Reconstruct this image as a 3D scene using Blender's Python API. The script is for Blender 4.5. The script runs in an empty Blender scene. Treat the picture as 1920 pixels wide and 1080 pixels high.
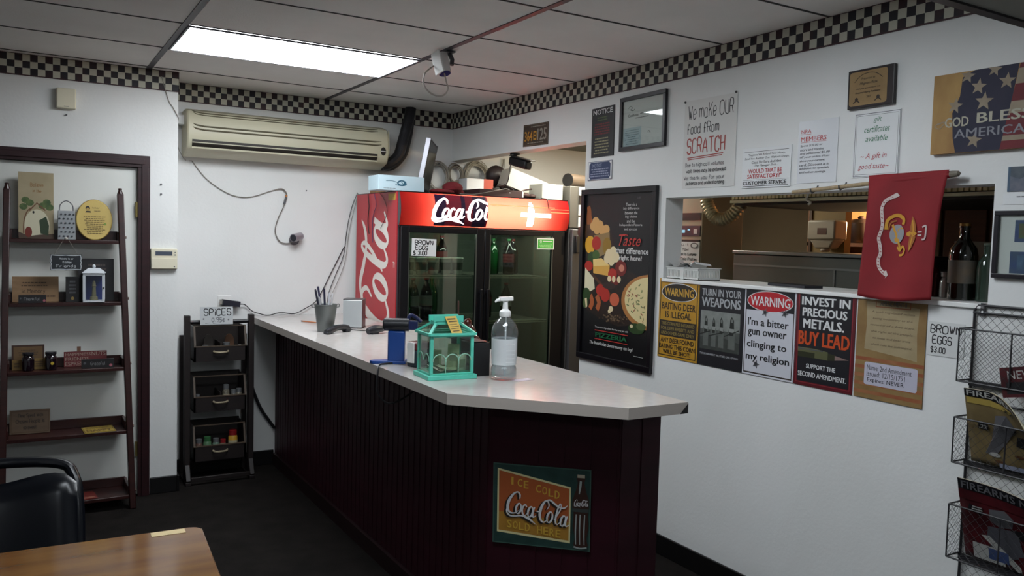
import bpy, bmesh, math, random
from mathutils import Matrix, Vector
random.seed(7)
S = bpy.context.scene
COL = S.collection

# ---------------------------------------------------------------- camera, world, exposure
cam_d = bpy.data.cameras.new('camera')
cam_d.sensor_width = 36.0
cam_d.lens = 1544.0 / 1920.0 * 36.0
cam_d.clip_start = 0.05
cam = bpy.data.objects.new('camera', cam_d)
COL.objects.link(cam)
cam.matrix_world = Matrix(((0.85813, 0.00613, -0.51340, -2.9199),
                           (-0.51267, 0.06482, -0.85613, -5.8404),
                           (0.02804, 0.99788, 0.05877, 1.6477),
                           (0, 0, 0, 1)))
S.camera = cam
world = bpy.data.worlds.new('world')
world.use_nodes = True
world.node_tree.nodes['Background'].inputs[0].default_value = (0.0, 0.0, 0.0, 1)
S.world = world
S.view_settings.view_transform = 'Standard'
S.view_settings.look = 'None'
S.view_settings.exposure = 0.2
S.view_settings.gamma = 1.0
S.view_settings.use_curve_mapping = False
LAMP = 16.3          # radiance of the fluorescent ceiling panel
NEAR_LAMP = 14.0       # radiance of the older panel over the counter's near end
BACK_LAMP = 12.0      # the dimmer panel at the back of the dining room
KITCHEN_LAMP = 45.0  # warm bulb (watts)
KITCHEN_FILL = 26.0   # unseen kitchen light added as fill (watts)

# ---------------------------------------------------------------- helpers
def lin(c):
    if isinstance(c, str):
        c = c.lstrip('#')
        c = [int(c[i:i+2], 16) / 255 for i in (0, 2, 4)]
        c = [x / 12.92 if x <= .04045 else ((x + .055) / 1.055) ** 2.4 for x in c]
    return (c[0], c[1], c[2], 1)

MATS = {}
def mat(name, col, rough=.6, metal=0, spec=.5, noise=None, bump=None, emit=0, coat=0):
    if name in MATS: return MATS[name]
    m = bpy.data.materials.new(name); m.use_nodes = True
    nt = m.node_tree; b = nt.nodes['Principled BSDF']
    b.inputs['Base Color'].default_value = lin(col)
    b.inputs['Roughness'].default_value = rough
    b.inputs['Metallic'].default_value = metal
    b.inputs['Specular IOR Level'].default_value = spec
    if coat: b.inputs['Coat Weight'].default_value = coat
    if emit:
        b.inputs['Emission Color'].default_value = lin(col)
        b.inputs['Emission Strength'].default_value = emit
    if noise or bump:
        tc = nt.nodes.new('ShaderNodeTexCoord')
    if noise:                       # noise = (scale, second colour, stretch)
        n = nt.nodes.new('ShaderNodeTexNoise'); n.inputs['Scale'].default_value = noise[0]
        n.inputs['Detail'].default_value = 5
        mp = nt.nodes.new('ShaderNodeMapping')
        if len(noise) > 2: mp.inputs['Scale'].default_value = noise[2]
        nt.links.new(tc.outputs['Object'], mp.inputs[0]); nt.links.new(mp.outputs[0], n.inputs['Vector'])
        r = nt.nodes.new('ShaderNodeValToRGB')
        r.color_ramp.elements[0].position = .35; r.color_ramp.elements[1].position = .7
        r.color_ramp.elements[0].color = lin(col); r.color_ramp.elements[1].color = lin(noise[1])
        nt.links.new(n.outputs[0], r.inputs[0]); nt.links.new(r.outputs[0], b.inputs['Base Color'])
    if bump:                        # bump = (scale, strength)
        n2 = nt.nodes.new('ShaderNodeTexNoise'); n2.inputs['Scale'].default_value = bump[0]
        n2.inputs['Detail'].default_value = 3
        bp = nt.nodes.new('ShaderNodeBump'); bp.inputs['Strength'].default_value = bump[1]
        bp.inputs['Distance'].default_value = .01
        nt.links.new(tc.outputs['Object'], n2.inputs['Vector'])
        nt.links.new(n2.outputs[0], bp.inputs['Height']); nt.links.new(bp.outputs[0], b.inputs['Normal'])
    MATS[name] = m
    return m

def emission(name, col, s):
    if name in MATS: return MATS[name]
    m = bpy.data.materials.new(name); m.use_nodes = True
    nt = m.node_tree; nt.nodes.clear()
    o = nt.nodes.new('ShaderNodeOutputMaterial'); e = nt.nodes.new('ShaderNodeEmission')
    e.inputs[0].default_value = lin(col); e.inputs[1].default_value = s
    nt.links.new(e.outputs[0], o.inputs[0]); MATS[name] = m
    return m

def glass(name, tint='#ffffff', refl=.08, rough=.02, body=None, bodyf=0):
    """thin clear sheet: tinted see-through, a weak mirror by angle, optionally a milky body"""
    if name in MATS: return MATS[name]
    m = bpy.data.materials.new(name); m.use_nodes = True
    nt = m.node_tree; nt.nodes.clear()
    o = nt.nodes.new('ShaderNodeOutputMaterial')
    t = nt.nodes.new('ShaderNodeBsdfTransparent'); t.inputs[0].default_value = lin(tint)
    g = nt.nodes.new('ShaderNodeBsdfGlossy'); g.inputs['Roughness'].default_value = rough
    lw = nt.nodes.new('ShaderNodeLayerWeight'); lw.inputs[0].default_value = .5
    pw = nt.nodes.new('ShaderNodeMath'); pw.operation = 'POWER'; pw.inputs[1].default_value = 4
    mx = nt.nodes.new('ShaderNodeMixShader')
    ml = nt.nodes.new('ShaderNodeMath'); ml.operation = 'MULTIPLY_ADD'
    ml.inputs[1].default_value = .7; ml.inputs[2].default_value = refl
    ml.use_clamp = True
    nt.links.new(lw.outputs[1], pw.inputs[0]); nt.links.new(pw.outputs[0], ml.inputs[0]); nt.links.new(ml.outputs[0], mx.inputs[0])
    src = t
    if body:
        d = nt.nodes.new('ShaderNodeBsdfDiffuse'); d.inputs[0].default_value = lin(body)
        m2 = nt.nodes.new('ShaderNodeMixShader'); m2.inputs[0].default_value = bodyf
        nt.links.new(t.outputs[0], m2.inputs[1]); nt.links.new(d.outputs[0], m2.inputs[2]); src = m2
    nt.links.new(src.outputs[0], mx.inputs[1]); nt.links.new(g.outputs[0], mx.inputs[2])
    nt.links.new(mx.outputs[0], o.inputs[0]); MATS[name] = m
    return m

def wm(o):
    m = o.matrix_basis.copy()
    while o.parent:
        o = o.parent; m = o.matrix_basis @ m
    return m

def cr(pts, n=6, closed=False):
    """smooth a point list (any dimension)"""
    P = [tuple(p) for p in pts]; k = len(P); out = []
    rng = range(k if closed else k - 1)
    for i in rng:
        a = P[(i-1) % k] if closed else P[max(i-1, 0)]
        b = P[i]; c = P[(i+1) % k]
        d = P[(i+2) % k] if closed else P[min(i+2, k-1)]
        for j in range(n):
            t = j / n
            out.append(tuple(.5 * (2*b[q] + (c[q]-a[q])*t + (2*a[q]-5*b[q]+4*c[q]-d[q])*t*t + (3*b[q]-a[q]-3*c[q]+d[q])*t**3) for q in range(len(b))))
    if not closed: out.append(P[-1])
    return out

class MB:
    def __init__(s): s.v = []; s.f = []; s.m = []; s.slots = []; s.T = Matrix()
    def slot(s, m):
        if m not in s.slots: s.slots.append(m)
        return s.slots.index(m)
    def add(s, vs, fs, m):
        o = len(s.v); k = s.slot(m)
        s.v += [s.T @ Vector(v) for v in vs]
        s.f += [[i + o for i in f] for f in fs]; s.m += [k] * len(fs)
        return s
    def bx(s, x0, x1, y0, y1, z0, z1, m):
        return s.add([(x0,y0,z0),(x1,y0,z0),(x1,y1,z0),(x0,y1,z0),(x0,y0,z1),(x1,y0,z1),(x1,y1,z1),(x0,y1,z1)],
                     [(3,2,1,0),(4,5,6,7),(0,1,5,4),(1,2,6,5),(2,3,7,6),(3,0,4,7)], m)
    def bar(s, a, b, w, h, m, up=(0,0,1)):
        a = Vector(a); b = Vector(b); d = (b - a).normalized(); u = Vector(up)
        r = d.cross(u)
        if r.length < 1e-4: r = d.cross(Vector((0,1,0)))
        r.normalize(); u = r.cross(d)
        vs = [p + r*i*w/2 + u*j*h/2 for p in (a, b) for i, j in ((-1,-1),(1,-1),(1,1),(-1,1))]
        return s.add(vs, [(0,1,2,3),(7,6,5,4),(0,4,5,1),(1,5,6,2),(2,6,7,3),(3,7,4,0)], m)
    def tube(s, pts, r, m, n=8, closed=False, smooth=0):
        if smooth:
            if isinstance(r, (list, tuple)): r = [q[0] for q in cr([(x,) for x in r], smooth, closed)]
            pts = cr(pts, smooth, closed)
        P = [Vector(p) for p in pts]; k = len(P); vs = []; fs = []
        ref = Vector((0,0,1)); nrm = None
        for i, p in enumerate(P):
            d = (P[(i+1) % k] - P[i-1]) if closed else (P[min(i+1,k-1)] - P[max(i-1,0)])
            if d.length < 1e-9: d = Vector((0,0,1))
            d.normalize()
            if nrm is None:
                nrm = d.cross(ref)
                if nrm.length < 1e-3: nrm = d.cross(Vector((1,0,0)))
            else: nrm = nrm - d * nrm.dot(d)
            nrm.normalize(); b = d.cross(nrm)
            rr = r[i] if isinstance(r, (list, tuple)) else r
            vs += [p + (nrm*math.cos(2*math.pi*j/n) + b*math.sin(2*math.pi*j/n)) * rr for j in range(n)]
        for i in range(k if closed else k - 1):
            i2 = (i + 1) % k
            fs += [(i*n+j, i*n+(j+1) % n, i2*n+(j+1) % n, i2*n+j) for j in range(n)]
        if not closed: fs += [tuple(range(n))[::-1], tuple((k-1)*n+j for j in range(n))]
        return s.add(vs, fs, m)
    def lathe(s, prof, m, n=20, o=(0,0,0), sx=1, sy=1, cap=True):
        vs = []; fs = []
        for r, z in prof:
            vs += [(o[0]+sx*r*math.cos(2*math.pi*j/n), o[1]+sy*r*math.sin(2*math.pi*j/n), o[2]+z) for j in range(n)]
        k = len(prof)
        for i in range(k - 1):
            fs += [(i*n+j, i*n+(j+1) % n, (i+1)*n+(j+1) % n, (i+1)*n+j) for j in range(n)]
        if cap: fs += [tuple(range(n))[::-1], tuple((k-1)*n+j for j in range(n))]
        return s.add(vs, fs, m)
    def prism(s, poly, z0, z1, m):
        n = len(poly)
        return s.add([(x,y,z0) for x,y in poly] + [(x,y,z1) for x,y in poly],
                     [tuple(range(n))[::-1], tuple(range(n,2*n))] + [(i,(i+1) % n,n+(i+1) % n,n+i) for i in range(n)], m)
    def extr(s, prof, x0, x1, m):        # profile in (y,z) extruded along x
        n = len(prof)
        return s.add([(x0,y,z) for y,z in prof] + [(x1,y,z) for y,z in prof],
                     [tuple(range(n)), tuple(range(n,2*n))[::-1]] + [(i,n+i,n+(i+1) % n,(i+1) % n) for i in range(n)], m)
    def ball(s, c, r, m, n=14):
        if not isinstance(r, (list, tuple)): r = (r, r, r)
        prof = [(math.sin(math.pi*i/(n//2)), -math.cos(math.pi*i/(n//2))) for i in range(n//2+1)]
        prof[0] = (.001, -1); prof[-1] = (.001, 1)
        vs = []; fs = []
        for q, z in prof:
            vs += [(c[0]+r[0]*q*math.cos(2*math.pi*j/n), c[1]+r[1]*q*math.sin(2*math.pi*j/n), c[2]+r[2]*z) for j in range(n)]
        for i in range(len(prof)-1):
            fs += [(i*n+j, i*n+(j+1) % n, (i+1)*n+(j+1) % n, (i+1)*n+j) for j in range(n)]
        return s.add(vs, fs, m)
    def build(s, name, parent=None, origin=None, world=True, smooth=30, bevel=0):
        me = bpy.data.meshes.new(name)
        vs = s.v
        if parent is not None and world:
            inv = wm(parent).inverted(); vs = [inv @ v for v in vs]
        elif parent is None and origin is not None:
            vs = [v - Vector(origin) for v in vs]
        me.from_pydata([tuple(v) for v in vs], [], s.f)
        for m in s.slots: me.materials.append(m)
        me.polygons.foreach_set('material_index', s.m)
        me.update()
        if smooth:
            me.polygons.foreach_set('use_smooth', [True] * len(s.f))
            me.set_sharp_from_angle(angle=math.radians(smooth))
        o = bpy.data.objects.new(name, me); COL.objects.link(o)
        if parent is not None: o.parent = parent
        elif origin is not None: o.location = origin
        if bevel:
            b = o.modifiers.new('bevel', 'BEVEL'); b.width = bevel; b.segments = 2; b.limit_method = 'ANGLE'
            b.angle_limit = math.radians(40)
        return o

def tag(o, label=None, cat=None, group=None, kind=None):
    if label: o['label'] = label
    if cat: o['category'] = cat
    if group: o['group'] = group
    if kind: o['kind'] = kind
    return o
def thing(name, label, cat, loc=(0,0,0), rz=0, group=None, M=None):
    o = bpy.data.objects.new(name, None); COL.objects.link(o); o.empty_display_size = .05
    if M is not None: o.matrix_basis = Matrix.Translation(loc) @ M
    else: o.location = loc; o.rotation_euler = (0, 0, rz)
    return tag(o, label, cat, group)
def struct(o): o['kind'] = 'structure'; return o
def kids(o): return [c for c in o.children]
def copy_tree(o, parent=None):
    c = o.copy(); COL.objects.link(c)
    if parent is not None: c.parent = parent
    for ch in kids(o): copy_tree(ch, c)
    return c
def dup(o, loc, rz=0, label=None):
    c = copy_tree(o); c.location = loc; c.rotation_euler = (0, 0, rz)
    if label: c['label'] = label
    return c

# ---- lettering -----------------------------------------------------------------
HAND = {'A':"02 38 62|14 54",'B':"02 08 38 57 56 35 05|35 54 53 32 02",'C':"57 48 28 07 03 22 42 53",'D':"02 08 38 56 54 32 02",
'E':"58 08 02 52|05 45",'F':"58 08 02|05 45",'G':"57 48 28 07 03 22 42 53 55 35",'H':"08 02|58 52|05 55",'I':"18 12",'J':"48 43 32 12 03",
'K':"08 02|58 04|25 52",'L':"08 02 52",'M':"02 08 35 68 62",'N':"02 08 52 58",'O':"28 07 03 22 42 63 67 48 28",'P':"02 08 48 57 56 45 05",
'R':"02 08 48 57 56 45 05|35 52",'S':"57 48 18 07 06 15 45 54 53 42 12 03",'T':"08 68|38 32",'U':"08 03 22 42 53 58",'V':"08 32 68",
'W':"08 22 36 42 68",'X':"08 52|58 02",'Y':"08 35 68|35 32",'Z':"08 58 02 52",'a':"46 16 05 03 12 32 43|46 43 52",'b':"08 02|05 26 45 43 22 03",
'c':"45 36 16 05 03 12 32 43",'d':"48 42|45 26 05 03 22 43",'e':"04 44 45 36 16 05 03 12 32 43",'f':"47 38 28 17 12|05 35",
'g':"46 16 05 03 12 42|46 41 30 10 01",'h':"08 02|05 26 36 45 42",'i':"16 12|17 18",'k':"08 02|46 04|24 42",'l':"18 13 22",
'm':"06 02|05 16 26 35 32|35 46 56 65 62",'n':"06 02|05 26 36 45 42",'o':"16 05 03 12 32 43 45 36 16",'p':"06 00|05 26 36 45 43 32 12 03",
'q':"46 40|45 26 05 03 22 43",'r':"06 02|04 26 36",'s':"45 36 16 05 14 34 43 32 12 03",'t':"18 13 22 32|06 36",'u':"06 03 12 32 43|46 42",
'v':"06 22 46",'w':"06 12 35 52 66",'x':"06 42|46 02",'y':"06 23|46 10",'0':"18 07 03 12 32 43 47 38 18",'1':"17 28 22",'2':"07 18 38 47 46 02 42",
'3':"07 18 38 47 46 25 44 43 32 12 03",'4':"38 04 54|38 32",'5':"48 08 05 35 44 43 32 02",'9':"46 35 15 06 07 18 38 47 43 22",
'$':"47 38 18 07 06 15 35 44 43 32 12 03|29 21",'c/':"45 36 16 05 03 12 32 43|27 21",'.':"12 13",'-':"05 35",'~':"05 16 35 46",'"':"18 16|38 36",'!':"18 14|12 13"}

TXT = {}
def text_mesh(s, bold=0, shear=0):
    k = (s, bold, shear)
    if k not in TXT:
        c = bpy.data.curves.new('t', 'FONT'); c.body = s; c.offset = bold; c.shear = shear; c.resolution_u = 2
        o = bpy.data.objects.new('t', c)
        me = bpy.data.meshes.new_from_object(o)
        vs = [tuple(v.co) for v in me.vertices]; fs = [tuple(p.vertices) for p in me.polygons]
        bpy.data.objects.remove(o); bpy.data.curves.remove(c); bpy.data.meshes.remove(me)
        xs = [v[0] for v in vs]; ys = [v[1] for v in vs]
        TXT[k] = (vs, fs, min(xs), max(xs), min(ys), max(ys))
    return TXT[k]

def ellipse_pts(cx, cy, rx, ry, n=24, sl=0, a0=0, a1=360):
    out = []
    full = abs(a1 - a0) >= 360
    for i in range(n if full else n + 1):
        a = math.radians(a0 + (a1 - a0) * i / n); y = ry * math.sin(a)
        out.append((cx + rx*math.cos(a) + sl*y, cy + y))
    return out

class Ink:
    """flat lettering and pictures on a face: u right, v DOWN, both 0..1 over w x h; each call lies a hair above the last"""
    def __init__(s, w, h, z=.0004, warp=None, step=.00005):
        s.w, s.h, s.z, s.warp, s.step = w, h, z, warp, step; s.clip = False; s.L = MB(); s.A = MB(); s.cur = s.L
    def pt(s, u, v, dz=0):
        x, y = (u-.5)*s.w, (1-v)*s.h
        if s.clip: x = max(-s.w/2, min(s.w/2, x)); y = max(0, min(s.h, y))
        if s.warp: return s.warp(u, v, s.z + dz)
        return (x, y, s.z + dz)
    def art(s): s.cur = s.A; return s
    def let(s): s.cur = s.L; return s
    def poly(s, pts, m):
        s.z += s.step
        s.cur.add([s.pt(*p) for p in pts], [tuple(range(len(pts)))], m); return s
    def rect(s, u0, v0, u1, v1, m, nx=1, ny=1):
        s.z += s.step
        vs = [s.pt(u0+(u1-u0)*i/nx, v1+(v0-v1)*j/ny) for j in range(ny+1) for i in range(nx+1)]
        s.cur.add(vs, [(j*(nx+1)+i, j*(nx+1)+i+1, (j+1)*(nx+1)+i+1, (j+1)*(nx+1)+i) for j in range(ny) for i in range(nx)], m); return s
    def frame(s, u0, v0, u1, v1, t, m):
        tu, tv = t/s.w, t/s.h
        s.rect(u0,v0,u1,v0+tv,m); s.rect(u0,v1-tv,u1,v1,m); s.rect(u0,v0,u0+tu,v1,m); s.rect(u1-tu,v0,u1,v1,m); return s
    def ell(s, u, v, ru, rv, m, n=24, sl=0):
        s.z += s.step
        p = ellipse_pts(u, v, ru, -rv, n, sl)
        s.cur.add([s.pt(u, v)] + [s.pt(*q) for q in p], [(0, 1+i, 1+(i+1) % n) for i in range(n)], m); return s
    def txt(s, t, u0, v0, u1, v1, m, bold=0, shear=0):
        s.z += s.step
        vs, fs, x0, x1, y0, y1 = text_mesh(t, 0, shear)
        b = bold; x0 -= b; x1 += b
        for dx, dy in (((-b,-b*.4),(b,b*.4),(-b,b*.4),(b,-b*.4)) if b >= .015 else ((-b,0),(b,0)) if b else ((0,0),)):
            s.z += .00004
            s.cur.add([s.pt(u0+(u1-u0)*(v[0]+dx-x0)/(x1-x0), v1+(v0-v1)*(v[1]+dy-y0)/(y1-y0)) for v in vs], fs, m)
        return s
    def fan(s, pts, m):
        s.z += s.step; n = len(pts); c = (sum(p[0] for p in pts)/n, sum(p[1] for p in pts)/n)
        s.cur.add([s.pt(*c)] + [s.pt(*p) for p in pts], [(0, 1+i, 1+(i+1) % n) for i in range(n)], m); return s
    def lines(s, t, u0, v0, u1, v1, m, bold=0, shear=0, fit=True, gap=.25):
        """several lines of print centred in the box"""
        n = len(t); hh = (v1 - v0) / n; mx = max(len(q) for q in t)
        for i, q in enumerate(t):
            f = 1 if fit else len(q) / mx
            c = (u0 + u1) / 2; d = (u1 - u0) / 2 * f
            s.txt(q, c-d, v0+i*hh+hh*gap/2, c+d, v0+(i+1)*hh-hh*gap/2, m, bold, shear)
        return s
    def left(s, t, u0, v0, u1, v1, m, bold=0, shear=0, gap=.3):
        n = len(t); hh = (v1 - v0) / n; mx = max(len(q) for q in t)
        for i, q in enumerate(t): s.txt(q, u0, v0+i*hh+hh*gap/2, u0+(u1-u0)*len(q)/mx, v0+(i+1)*hh-hh*gap/2, m, bold, shear)
        return s
    def ribbon(s, pts, m, w=.004, smooth=0, closed=False):
        """a stroke in metres wide; pts (u,v) or (u,v,w)"""
        if smooth: pts = cr(pts, smooth, closed)
        s.z += s.step
        P = [(p[0]*s.w, p[1]*s.h) for p in pts]; k = len(P); vs = []
        for i in range(k):
            a = P[(i-1) % k] if closed or i else P[0]; b = P[(i+1) % k] if closed or i < k-1 else P[-1]
            dx, dy = b[0]-a[0], b[1]-a[1]; l = math.hypot(dx, dy) or 1
            ww = (pts[i][2] if len(pts[i]) > 2 else w) / 2
            nx, ny = -dy/l*ww, dx/l*ww
            vs += [s.pt((P[i][0]+nx)/s.w, (P[i][1]+ny)/s.h, i*4e-6), s.pt((P[i][0]-nx)/s.w, (P[i][1]-ny)/s.h, i*4e-6)]
        fs = [(2*i, 2*i+1, 2*((i+1) % k)+1, 2*((i+1) % k)) for i in range(k if closed else k-1)]
        s.cur.add(vs, fs, m); return s
    def hand(s, t, u0, v0, u1, v1, m, w=.004, wob=.25):
        """marker handwriting fitted to the box"""
        x = 0; st = []
        i = 0
        while i < len(t):
            ch = t[i]
            if t[i:i+2] == 'c/': ch = 'c/'; i += 1
            i += 1
            if ch == ' ': x += 4; continue
            mxx = 0; dy = random.uniform(-wob, wob)
            for seg in HAND.get(ch, "02 42").split('|'):
                q = []
                for p in seg.split():
                    a, b = int(p[0]), int(p[1]); mxx = max(mxx, a)
                    q.append((x + a + random.uniform(-wob, wob)*.5, b + dy + random.uniform(-wob, wob)*.5))
                st.append(q)
            x += mxx + 2
        W = x - 2
        for q in st:
            s.z -= s.step*.6
            s.ribbon([(u0+(u1-u0)*a/W, v1+(v0-v1)*(b-2)/6) for a, b in q], m, w, 3 if len(q) > 2 else 0)
        s.z += s.step
        return s
    def scrawl(s, rows, u0, v0, u1, v1, m, fill=.5, ragged=.3):
        """rows of small print too small to read"""
        hh = (v1 - v0) / rows
        for r in range(rows):
            a = u0; e = u1 - random.random()*ragged*(u1-u0); off = (u1-e)/2
            while a < e:
                b = min(e, a + random.uniform(.04, .13)*(u1-u0)); y = v0 + hh*(r+.5)
                s.z -= s.step*.9
                s.rect(a+off, y-hh*fill/2, b+off, y+hh*fill/2, m); a = b + .022*(u1-u0)
        s.z += s.step
        return s
    def script(s, m, f, k=1.0):
        """the flowing drink-brand script; f maps logo units (3.3 x 1.05, y up) to (u,v); k = metres per unit"""
        def rb(p, sm=7, closed=False): s.z -= s.step*.2; s.ribbon([(*f(a, b), w*k) for a, b, w in p], m, .01, sm, closed)
        def ring(cx, cy, rx, ry):
            rb([(x, y, .045+.06*abs(math.cos(math.radians(i*30+20)))) for i, (x, y) in enumerate(ellipse_pts(cx, cy, rx, ry, 12, .28))], 3, True)
        rb([(.84,.74,.05),(.84,.90,.09),(.72,.97,.07),(.50,.83,.11),(.30,.54,.15),(.25,.27,.14),(.36,.13,.10),(.58,.15,.06),(.78,.28,.03)])
        rb([(.22,.30,.05),(.20,.12,.07),(.36,.01,.08),(.62,.04,.07),(.95,.12,.08),(1.25,.09,.13),(1.5,.0,.06),(1.66,-.07,.01)])
        ring(.78,.36,.12,.20)
        rb([(1.18,.50,.06),(1.12,.57,.08),(1.02,.50,.09),(.96,.35,.10),(1.0,.20,.08),(1.1,.17,.05),(1.22,.28,.03)])
        ring(1.36,.36,.11,.20)
        rb([(1.56,.58,.08),(1.48,.35,.09),(1.50,.19,.07),(1.64,.28,.03)])
        rb([(1.66,.44,.07),(1.78,.46,.07)], 0)
        rb([(2.16,.62,.03),(2.26,.78,.06),(2.20,.93,.08),(2.06,.90,.09),(1.90,.66,.14),(1.82,.38,.14),(1.86,.18,.11),(2.0,.11,.07),(2.2,.24,.03)])
        rb([(2.06,.91,.03),(2.3,1.0,.09),(2.55,.90,.10),(2.78,.82,.07),(3.0,.86,.08),(3.14,.98,.02)])
        ring(2.30,.36,.12,.21)
        rb([(2.50,.30,.03),(2.72,.60,.06),(2.84,.85,.06),(2.80,.97,.05),(2.70,.80,.08),(2.60,.45,.10),(2.58,.24,.08),(2.66,.17,.06),(2.80,.28,.03)])
        ring(2.94,.36,.11,.20)
        rb([(3.14,.58,.08),(3.06,.35,.09),(3.08,.19,.07),(3.24,.28,.03)])
        s.z += s.step
        return s
    def done(s, parent, lname='lettering', aname='picture', local=True):
        r = []
        if s.A.f: r.append(s.A.build(aname, parent, world=False, smooth=0))
        if s.L.f: r.append(s.L.build(lname, parent, world=False, smooth=0))
        return r

# faces: local x right, y up, z out of the wall towards the viewer
FR = Matrix(((0,0,-1,0),(-1,0,0,0),(0,1,0,0),(0,0,0,1)))      # on the right wall
FB = Matrix(((1,0,0,0),(0,0,-1,0),(0,1,0,0),(0,0,0,1)))       # on the back wall
def sign(name, label, cat, c, w, h, t, board, M=FR, roll=0, tilt=0, part='board', group=None, bevel=0, grow=0):
    """a flat sign: Empty at its lower middle, a board, and an Ink for its print"""
    R = M @ Matrix.Rotation(math.radians(roll), 4, 'Z') @ Matrix.Rotation(math.radians(tilt), 4, 'X')
    o = thing(name, label, cat, c, M=R, group=group)
    b = MB().bx(-w/2-grow, w/2+grow, 0-grow, h+grow, .0, t, board).build(part, o, world=False, smooth=0, bevel=bevel)
    k = Ink(w, h, t); k.o = o; k.b = b; k.clip = True
    return k
def wallsign(name, label, cat, y0, y1, z0, z1, t, board, off=.002, **kw):
    return sign(name, label, cat, (-off, (y0+y1)/2, z0), abs(y0-y1), z1-z0, t, board, **kw)
# ---------------------------------------------------------------- materials
H = 2.616
wall_m = mat('white wall paint', '#e0e1e0', .65, noise=(1.3, '#d8d9d7'), bump=(60, .08))
ceil_m = mat('ceiling tile', '#eceae7', .9, noise=(2.0, '#e2e0dd'), bump=(140, .12))
tbar_m = mat('dark ceiling grid bar', '#423f46', .5)
gap_m = mat('ceiling tile gap', '#2c2a2c', .8)
floor_m = mat('black carpet mat', '#14110f', .85, spec=.12, noise=(9, '#1f1b19'), bump=(220, .5))
black_m = mat('black', '#121113', .5)
base_m = mat('black baseboard', '#0d0c0d', .4)
doorwood = mat('dark red brown door wood', '#2c1115', .4, noise=(6, '#220d11', (1,1,8)))
door_m = mat('door paint', '#d6d7d2', .5)
ivory = mat('ivory plastic', '#d8d2bb', .45)
white_m = mat('white plastic', '#e4e4e2', .4)
paper = mat('white paper', '#dfe1e2', .7)
steel = mat('brushed steel', '#8d8f8e', .32, metal=.9, noise=(3, '#7a7c7b', (1,1,30)))
steeld = mat('dull kitchen steel', '#6d6f6a', .4, metal=.7, noise=(2, '#5c5e59'))
chrome = mat('chrome', '#d0d0d0', .15, metal=1)
ink = mat('black ink', '#17161a', .6)
inkg = mat('grey ink', '#55565a', .6)
inkw = mat('white ink', '#d5d6d6', .6)
inkr = mat('red ink', '#b3282c', .6)
kit_m = mat('kitchen wall', '#8a7a62', .7, noise=(1.5, '#786a54'))
kitw_m = mat('kitchen back wall', '#c3bea6', .7, noise=(1.2, '#b8b29a'))
cable_b = mat('black cable', '#151417', .45)
cable_w = mat('grey cable', '#8c8880', .5)

# ---------------------------------------------------------------- room shell
m = MB(); m.bx(-6.2, 3.4, -8.2, .2, -.1, 0, floor_m); struct(m.build('floor', smooth=0))
m = MB(); m.bx(-6.2, .12, -8.2, .2, H, H+.1, ceil_m); struct(m.build('ceiling', smooth=0))
m = MB(); m.bx(-2.4, 3.4, 0, .12, 0, 2.9, wall_m); struct(m.build('wall_back', smooth=0))
PY = -.37; PX = -2.073
m = MB()
m.bx(-6.0, -3.13, PY, -.001, 0, H, wall_m); m.bx(-2.262, PX, PY, -.001, 0, H, wall_m); m.bx(-3.13, -2.262, PY, -.001, 2.062, H, wall_m)
struct(m.build('wall_left', smooth=0))
m = MB()
T = .12
m.bx(0, T, -1.79, 0, 2.249, H, wall_m)
m.bx(0, T, -2.52, -1.79, 0, H, wall_m)
m.bx(0, T, -4.223, -2.52, 0, 1.448, wall_m); m.bx(0, T, -4.223, -2.52, 1.889, H, wall_m)
m.bx(0, T, -8.2, -4.223, 0, H, wall_m)
struct(m.build('wall_right', smooth=0))
m = MB(); m.bx(-6.2, -6.0, -8.2, .2, 0, H, wall_m); struct(m.build('wall_far_left', smooth=0))
m = MB(); m.bx(-6.2, 3.4, -8.3, -8.2, 0, H, wall_m); struct(m.build('wall_front', smooth=0))
# kitchen shell behind the right wall
m = MB(); m.bx(3.2, 3.4, -8.2, 0, 0, 2.9, kit_m); struct(m.build('wall_kitchen', smooth=0))
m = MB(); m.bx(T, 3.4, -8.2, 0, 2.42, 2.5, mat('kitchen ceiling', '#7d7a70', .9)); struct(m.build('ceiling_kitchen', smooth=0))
# ledge of the serving hatch
m = MB(); m.bx(-.012, .34, -4.222, -2.521, 1.449, 1.467, white_m); struct(m.build('trim_1', smooth=0, bevel=.003))
# ceiling grid: bars along the room and tile gaps across it
m = MB()
g = .6096
for k in range(-3, 4):
    x = -1.0226 - 2*g*k
    if -6 < x < 0: m.bx(x-.015, x+.015, -8.2, 0, H-.004, H+.001, tbar_m)
for k in range(0, 14):
    y = -.4485 - g*k
    m.bx(-6.0, 0, y-.006, y+.006, H-.0025, H+.001, gap_m)
struct(m.build('trim_2', smooth=0))
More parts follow.
